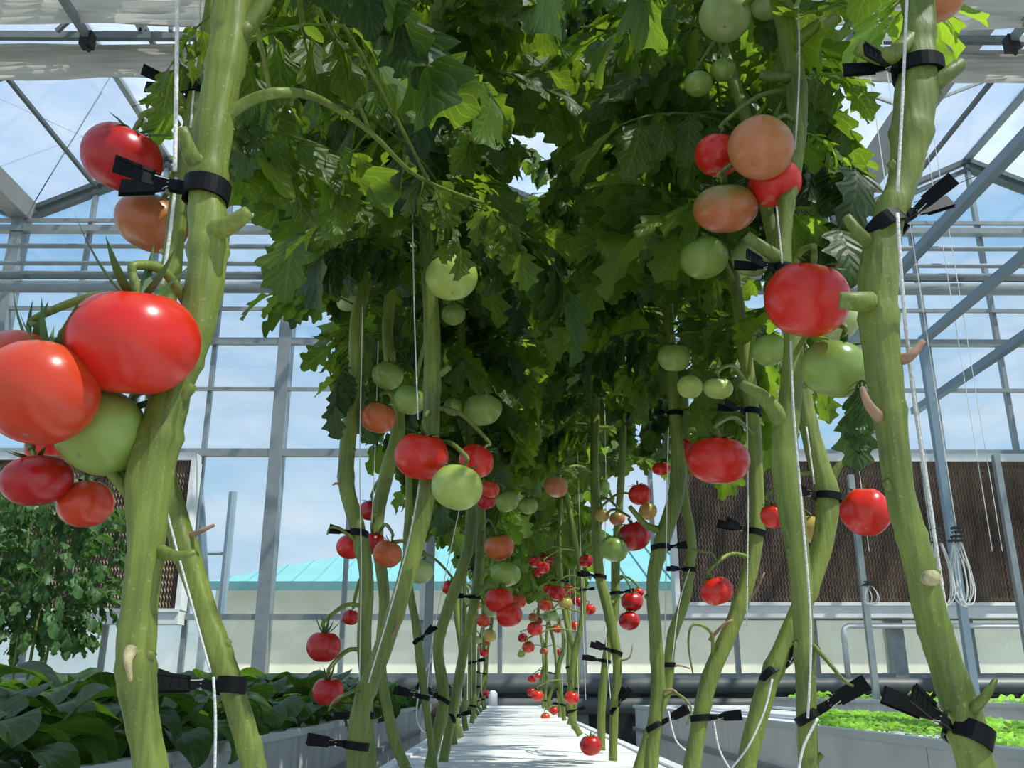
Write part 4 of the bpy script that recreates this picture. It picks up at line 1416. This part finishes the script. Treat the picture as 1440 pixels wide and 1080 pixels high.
def clip(px, py, ang, key, label, sc_=1.0, Y=None, roll=0.0, size=None, group=None, keep=True):
    """ring closes round the stem at the pixel; handles point ang degrees in the upright plane facing the aisle's end"""
    pl = PLANTS[key]
    Y = Y or pl['Y']
    tgt = P(px, py, Y)
    sp = pl['sp']
    j = min(range(len(sp)), key=lambda i: abs(sp[i][2] - tgt.z))
    c = Vector(sp[j][:3])
    if (c - tgt).length > .06: c = tgt
    tg = (Vector(sp[max(j - 2, 0)][:3]) - Vector(sp[min(j + 2, len(sp) - 1)][:3])).normalized()
    a = math.radians(ang)
    hd = Vector((math.cos(a), -.25, math.sin(a))).normalized()
    hd = Matrix.Rotation(roll, 3, 'Z') @ hd
    zz = (tg - hd * tg.dot(hd))
    # ring axis stays near the stem; handles tilt
    zz.normalize()
    yy = zz.cross(hd).normalized()
    R3 = Matrix((hd, yy, zz)).transposed().to_4x4()
    r = size if size else max(sp[j][3] * 1.08, .0075)
    o = empty('plant_clip', c)
    o.matrix_basis = Matrix.Translation(c) @ R3
    tag(o, label, 'clip', group)
    s3 = Matrix.Diagonal((r, r, .0105 * (1.5 if Y < .9 else 1.1), 1))
    inst(CL_RING, 'clamp_ring', o, s3)
    hs = .0105 * sc_
    off = Matrix.Translation((r - .0105 * sc_, 0, 0))
    for k in (0, 1):
        inst(CL_H[k], 'clip_handle', o, off @ Matrix.Scale(hs, 4))
    inst(CL_S, 'spring', o, off @ Matrix.Scale(hs, 4))
    return o


clip(292, 266, 176, 'A', 'big black clip gripping the thickest left stem below the dull red tomato', .90)
clip(280, 125, 172, 'B', 'black clip in shade on the stem behind, upper left', .9)
clip(1292, 98, 180, 'R1', 'upper black clip on the thickest right stem, handles to the left', .95)
clip(1240, 325, 28, 'R1', 'middle black clip on the thickest right stem, handles to the right', .95)
clip(1358, 1040, 152, 'R1', 'lowest big black clip on the thickest right stem, bottom corner', .95)
clip(1104, 378, 172, 'R2', 'black clip above the biggest right red tomato', .95)
clip(322, 968, 177, 'B', 'black clip holding string on the stem leaning right, lower left', .95)
clip(503, 1048, 172, 'C', 'black clip at the foot of the left-leaning stem, bottom of the picture', 1.0)
clip(527, 1012, 180, 'D', 'black ring clip just above the one at the left-leaning stem\'s foot', .8)
clip(506, 755, 172, 'D', 'black clip amid the red and orange tomatoes, middle left', .7)
clip(672, 838, 176, 'E2', 'black clip pointing left beside the red centre cluster', .9)
clip(620, 990, 150, 'E', 'black clip low on the bowed stem left of the table', 1.15)
clip(632, 1005, 110, 'E2', 'black clip beside another, low at the left of the table', 1.1)
clip(590, 905, 40, 'F', 'small black clip on the thin dark stem left of the post', .8)
clip(600, 985, 165, 'F', 'black clip at the foot of the thin dark stem', 1.2)
clip(1058, 578, 170, 'R4', 'black clip by the side shoot of small lime tomatoes', .9)
clip(1062, 752, 165, 'R4', 'black clip slanting left at the bend before the cooling pad', 1.0)
clip(990, 1012, 5, 'R4', 'black clip pointing right near the foot of the left-curving stem', 1.0)
clip(948, 587, 178, 'R5', 'short black clip below the dark green tomato', .55)
clip(932, 770, 5, 'R5', 'black clip at the fork left of the cooling pad', .7)
clip(926, 1016, 28, 'R5', 'black clip pointing up right near the foot of the fork stem', 1.1)
clip(970, 798, 178, 'R6', 'black clip across the slimmer right stem, level with the pad', .8)
clip(940, 940, 180, 'R6', 'tiny black clip low on the slimmer right stem', .45)
clip(1168, 700, 172, 'R3', 'black clip pointing left at the bowed stem\'s widest point', .95)
clip(1092, 950, 40, 'R3', 'black clip with handles spread up, low on the bowed right stem', 1.15)
clip(1134, 1008, 30, 'R2', 'black clip with wide open handles at the foot of the tall right stem', 1.2)
clip(842, 815, 172, 'R7', 'black clip on the front right stem, left of the hanging cluster', .9)
clip(866, 835, 5, 'R8', 'black clip beside the hanging red cluster', .9)
clip(868, 920, 160, 'R7', 'black clip low on the front right stem', 1.1)
clip(850, 930, 170, 'R8', 'black clip low on the slim crossing right stem', 1.1)
clip(864, 1000, 60, 'R7', 'black clip at the root of the front right stem', 1.1)
for i in range(0, 7):
    for side in ('left', 'right'):
        pl = PLANTS['%s%d' % (side, i)]
        q = pl['sp'][-7 - (i % 3) * 3]
        a, b, dp = proj(Vector(q[:3]))
        clip(a, b, 170 if i % 2 else 15, '%s%d' % (side, i), 'small black clip low on the %s far stem of the %s row' % (ordn[i], side), .9, group='low clips of the far %s row' % side)
        q = min(pl['sp'], key=lambda s: abs(s[2] - (.5 + .06 * i)))
        a, b, dp = proj(Vector(q[:3]))
        clip(a, b, 175 if i % 2 else 5, '%s%d' % (side, i), 'small black clip high on the %s far stem of the %s row' % (ordn[i], side), .7, group='high clips of the far %s row' % side)


# ================================================================== STRINGS
def string(pts, label, r=.0011, group=None):
    w = [P(*p) for p in pts]
    sp = spline([tuple(q) for q in w], 5)
    mb = MB(); mb.tube([Vector(q) for q in sp], r, 6)
    o = build(mb, 'support_string', M['string'], smooth=True, loc=w[-1])
    tag(o, label, 'string', group)


string([(250, -30, .47), (248, 120, .47), (246, 240, .47)], 'white twisted string hanging beside the thickest left stem', .0013)
string([(248, 250, .60), (240, 320, .60), (228, 400, .60)], 'white string running down behind the upper left black clip', .0013)
string([(300, 952, .72), (303, 1010, .72), (302, 1090, .72)], 'white string below the lower left clip')
string([(212, 620, .72), (240, 740, .72), (270, 850, .72), (296, 945, .72)], 'white string lying along the right-leaning left stem', .0009)
string([(282, -20, .73), (278, 60, .73), (268, 180, .73)], 'white string in front of the stem behind, top left', .0012)
string([(580, 300, 1.10), (583, 450, 1.10), (588, 590, 1.10)], 'white string left of the middle stem above the round red tomato', .0009)
string([(510, 430, 1.25), (506, 640, 1.25), (508, 800, 1.25), (505, 980, 1.25)], 'thin white string down the leftmost upright stem', .0008)
string([(532, 480, 1.5), (528, 620, 1.5), (522, 760, 1.5)], 'thin white string behind the round orange tomato', .0008)
string([(590, 680, 1.13), (575, 760, 1.13), (548, 860, 1.13), (518, 960, 1.13)], 'white string along the left-leaning stem', .0009)
string([(647, 712, 1.9), (628, 800, 1.9), (608, 900, 1.9), (600, 980, 1.9)], 'white string slanting from under the light green tomato', .0010)
string([(1276, -20, .58), (1270, 120, .58), (1262, 270, .58)], 'white string down the thickest right stem, upper piece', .0012)
string([(1262, 300, .60), (1270, 420, .60), (1285, 560, .64), (1312, 740, .66), (1345, 960, .66)], 'long white string beside the thickest right stem, lower piece', .0013)
string([(1122, -20, .88), (1124, 100, .88), (1118, 210, .88)], 'white string down the tall right stem at the top', .0010)
string([(1092, 290, .90), (1100, 370, .90)], 'short white string above the upper right clip', .0010)
string([(1112, 480, .88), (1116, 580, .88), (1128, 720, .88), (1140, 880, .88), (1136, 1010, .88)], 'white string along the tall right stem below the big tomato', .0012)
string([(1134, 600, 1.05), (1145, 680, 1.05)], 'short white string above the bowed stem\'s clip', .0010)
string([(1050, 580, 1.30), (1052, 700, 1.30), (1050, 880, 1.30)], 'white string along the left-curving stem', .0009)
string([(1086, 955, 1.08), (1075, 1000, 1.08), (1052, 1050, 1.08), (1020, 1090, 1.08)], 'loose string trailing down the bowed right stem', .0012)
string([(1150, 1010, .88), (1130, 1050, .88), (1122, 1090, .88)], 'loose string looping under the open clip', .0013)
string([(940, 1000, 1.55), (950, 1040, 1.55), (968, 1058, 1.55)], 'loose white string end under the fork stem clip', .0014)
string([(1004, 1015, 1.3), (1012, 1055, 1.3), (1032, 1090, 1.3)], 'loose white string end right of the left-curving stem', .0013)
string([(850, 560, 2.3), (852, 700, 2.3), (850, 860, 2.3), (860, 1000, 2.3)], 'white string down the front right stem', .0012)
string([(940, 600, 1.55), (938, 700, 1.55), (935, 900, 1.55)], 'white string down the stem with the fork', .0010)
string([(970, 800, 1.8), (955, 850, 1.8), (945, 930, 1.8)], 'white string down the slimmer right stem', .0010)
string([(608, 925, 2.0), (592, 960, 2.0), (586, 1010, 2.0), (600, 1030, 2.0), (606, 990, 2.0)], 'curled loose string beside the grey post', .0018)
for i in range(6):
    for side in ('left', 'right'):
        pl = PLANTS['%s%d' % (side, i)]
        b = pl['base']
        mb = MB(); mb.tube([(b.x + .02, b.y - .02, .12), (b.x + .015, b.y - .02, .6), (b.x, b.y, 2.3)], .0011, 5)
        tag(build(mb, 'support_string', M['string'], loc=b), 'thin white string along the %s far stem of the %s row' % (ordn[i], side), 'string', 'strings of the far %s row' % side)
# unused strings bundled before the right pad
for k, (px, px2, pyt, Y) in enumerate(((1312, 1322, 560, 6.6), (1340, 1352, 540, 6.6), (1385, 1398, 655, 8.8), (1402, 1412, 660, 8.8), (1222, 1224, 660, 8.7))):
    a = P(px, pyt - 400, Y); x = P(px2, 790, Y).x
    zt = roof_z(x) + .11; zb = P(px2, 775, Y).z
    mb = MB(); mb.tube([(x, Y, zt), (x, Y, zb)], .004, 5)
    o = build(mb, 'spare_string', M['string'], loc=(x, Y, zb))
    tag(o, ('spare white string, %s of those hanging straight before the right pad' % ('first', 'second', 'third', 'fourth', 'one tied to the slim pale post')[k]) if k < 4 else 'spare white string hanging along the slim pale post', 'string')
for k, (px, py, Y, n, hh) in enumerate(((1322, 800, 6.6, 4, 60), (1352, 800, 6.6, 6, 62), (1222, 835, 8.7, 3, 18))):
    c = P(px, py, Y)
    S = Y / FPX
    t = thing('string_bundle', ('small bundle of looped twine left of the slim blue-grey post', 'larger bundle of looped twine right of the slim blue-grey post', 'little knot of twine tied on the slim pale post')[k], 'twine bundle', c)
    rg = random.Random(k)
    for i in range(n):
        pts = []
        ph = rg.uniform(-.5, .5)
        wdt = rg.uniform(8, 20) * S * (.6 if k == 2 else 1)
        for j in range(17):
            a = 2 * PI * j / 16
            pts.append((c.x + math.sin(a) * wdt * (.5 - .5 * math.cos(a)) ** .5 + ph * 8 * S, c.y + .02 * math.sin(a * 2 + i), c.z + hh * S * (math.cos(a) * .8) * rg.uniform(.95, 1.05)))
        mb = MB(); mb.tube(spline(pts, 2), .0045, 5); build(mb, 'loop', M['string'], t, True)
    mb = MB()
    for j in range(4):
        mb.box(c.x - 10 * S + rg.uniform(-3, 8) * S, c.x + 8 * S, c.y - .03, c.y + .03, c.z + hh * S * (.6 + .1 * j), c.z + hh * S * (.65 + .1 * j))
    build(mb, 'tie', M['black'], t)

# ================================================================== GREENS BED (left)
def broad_leaf(name, mat, L, W, droop):
    mb = MB(); uvs = []
    pts = []; p = Vector((0, 0, 0))
    for i in range(6):
        t = i / 5; a = 1.25 - .7 * t
        if i: p = p + Vector((math.cos(a), 0, math.sin(a))) * (L * .75 / 5)
        pts.append(p.copy())
    mb.tube(pts, .0032, 5)
    uvs.extend([(.5, .5)] * len(mb.v))
    leaflet(mb, uvs, pts[-1], Vector((.8, 0, .55)), Vector((-.5, 0, .8)), L, W, 1.0, .0, .22, droop, .05, 9)
    return mesh_uv(mb, uvs, name, mat)


GL = [broad_leaf('leaf', M['green_leaf'], .145, .125, 1.0), broad_leaf('leaf', M['green_leaf'], .165, .13, 1.7), broad_leaf('leaf', M['green_leaf'], .12, .11, .5), broad_leaf('leaf', M['green_leaf'], .15, .14, 2.1)]
ng = 0
y = 1.15
while y < 9.0:
    for r_ in range(7):
        x = -.88 - r_ * .215 + rng.uniform(-.03, .03)
        if y > 5 and r_ > 4: continue
        yy = y + rng.uniform(-.05, .05)
        a, b, dp = proj(Vector((x, yy, .15)))
        if a < -160: continue
        if a > 700: continue
        o = tag(empty('leafy_green', (x, yy, -.006)), 'dark broad-leaved green in the left bed, %s row from the aisle rim, %s part' % (ordn[r_], 'near' if y < 3 else 'middle' if y < 5.5 else 'far'), 'vegetable plant', 'leafy greens in the left bed')
        m_ = 9 if y < 4 else 6
        a0 = rng.uniform(0, 6)
        for k in range(m_):
            az = a0 + k * 2.4
            s = rng.uniform(.65, 1.1) * (1.28 if y < 4 else 1.6)
            if x > -1.0 and math.cos(az) > .5: s *= .8
            inst(rng.choice(GL), 'leaf', o, Matrix.Rotation(az, 4, 'Z') @ Matrix.Rotation(rng.uniform(-.25, .35) + (0 if k < 4 else -.1), 4, 'Y') @ Matrix.Scale(s, 4))
        ng += 1
    y += .24 if y < 4 else .30
print('greens', ng)


# ================================================================== SEEDLINGS (right)
def seedling_mesh(k):
    rg = random.Random(k + 5)
    mb = MB(); uvs = []
    for i in range(7):
        a = i * 2.4 + rg.uniform(-.3, .3)
        d = Vector((math.cos(a), math.sin(a), rg.uniform(.4, 1.3)))
        L = rg.uniform(.035, .06)
        c0 = len(mb.v)
        mb.tube([(0, 0, 0), d.normalized() * L * .6], .0012, 4, False)
        uvs.extend([(.5, .5)] * (len(mb.v) - c0))
        leaflet(mb, uvs, d.normalized() * L * .5, d, Vector((-d.x, -d.y, 1.5)), L, L * .85, 1, 0, .3, 1.2, .1, 5)
    return mesh_uv(mb, uvs, 'seedling', M['seedling'])


SM = [seedling_mesh(k) for k in range(4)]
ns = 0
y = 2.6
while y < 7.2:
    for r_ in range(9):
        x = 1.33 + r_ * .115
        yy = y + rng.uniform(-.02, .02)
        if yy > 5.2 and r_ < 3: continue
        if ns >= 290: break
        a, b, dp = proj(Vector((x, yy, .02)))
        if a > 1480 or a < 1150 or rng.random() < .12: continue
        o = bpy.data.objects.new('lettuce_seedling', rng.choice(SM)); link(o)
        o.location = (x + rng.uniform(-.02, .02), yy, -.006); o.rotation_euler = (0, 0, rng.uniform(0, 6)); s = rng.uniform(.65, 1.15); o.scale = (s, s, s)
        tag(o, 'pale green seedling in the nearer right-hand bed, %s row from the aisle rim, %s part' % (ordn[r_], 'near' if y < 4 else 'middle' if y < 5.5 else 'far'), 'seedling', 'seedlings in the nearer right bed')
        ns += 1
    y += .13
y = 5.2
while y < 10.8:
    for r_ in range(3):
        x = 3.08 + r_ * .30
        if rng.random() < .5: continue
        o = bpy.data.objects.new('lettuce_seedling', rng.choice(SM)); link(o)
        o.location = (x + rng.uniform(-.05, .05), y, .054); o.rotation_euler = (0, 0, rng.uniform(0, 6)); s = rng.uniform(1.3, 2.2); o.scale = (s, s, s)
        tag(o, 'larger spaced seedling in the farther right-hand bed, %s row, %s part' % (('front', 'middle', 'back')[r_], 'near' if y < 8 else 'far'), 'seedling', 'seedlings in the farther right bed')
        ns += 1
    y += .33
print('seedlings', ns)

# ================================================================== BUSHY TOMATO PLANTS (far left)
for k, (x, Y, top, rad, lab) in enumerate(((-3.60, 7.3, 1.75, .62, 'bushy tomato plant at the left, before the left cooling pad'), (-4.55, 7.5, 1.85, .6, 'bushy tomato plant cut by the left edge of the view'))):
    root = tag(empty('tomato_bush', (x, Y, FLOOR_Z)), lab, 'tomato plant')
    rg = random.Random(k)
    for q in range(3):
        mb = MB(); mb.tube(spline([(x + .08 * q - .08, Y, FLOOR_Z), (x + .12 * q - .1, Y, .5), (x + .2 * q - .2, Y + .05, top - .2)], 4), .012, 7)
        build(mb, 'stem', M['stem'], root, True)
    for i in range(285):
        zz = rg.uniform(.50, top)
        rr = rad * math.sin(PI * min(1, max(.18, (zz - .35) / (top - .3 + .25)))) ** .6
        a = rg.uniform(0, 2 * PI)
        r0 = rr * rg.uniform(.1, .85)
        pos = Vector((x + r0 * math.cos(a), Y + r0 * math.sin(a), zz))
        inst(rg.choice(BUSHLEAVES)[0], 'leaf', root, Matrix.Translation(pos - Vector((x, Y, FLOOR_Z))) @ Matrix.Rotation(a + rg.uniform(-.5, .5), 4, 'Z') @ Matrix.Rotation(-rg.uniform(-.2, .6), 4, 'Y') @ Matrix.Scale(rg.uniform(1.0, 1.5), 4))
# small planter pot the bushes stand in
for k, x in enumerate((-3.60, -4.55)):
    mb = MB(); mb.tube([(x, 7.4, FLOOR_Z), (x, 7.4, FLOOR_Z + .28)], [.17, .22], 20)
    tag(build(mb, 'planter_pot', M['black'], loc=(x, 7.4, FLOOR_Z)), 'black pot under the %s bushy tomato plant at the left' % ('inner', 'outer')[k], 'pot')
# small white cap at the far end of the table
mb = MB(); mb.tube([(-.13, 10.3, FLOOR_Z), (-.13, 10.3, .02), (-.13, 10.3, .12), (-.13, 10.3, .15)], [.05, .05, .05, .02], 14)
tag(build(mb, 'standpipe', M['whitem'], smooth=True, loc=(-.13, 10.3, FLOOR_Z)), 'short white standpipe beyond the far end of the table', 'pipe')
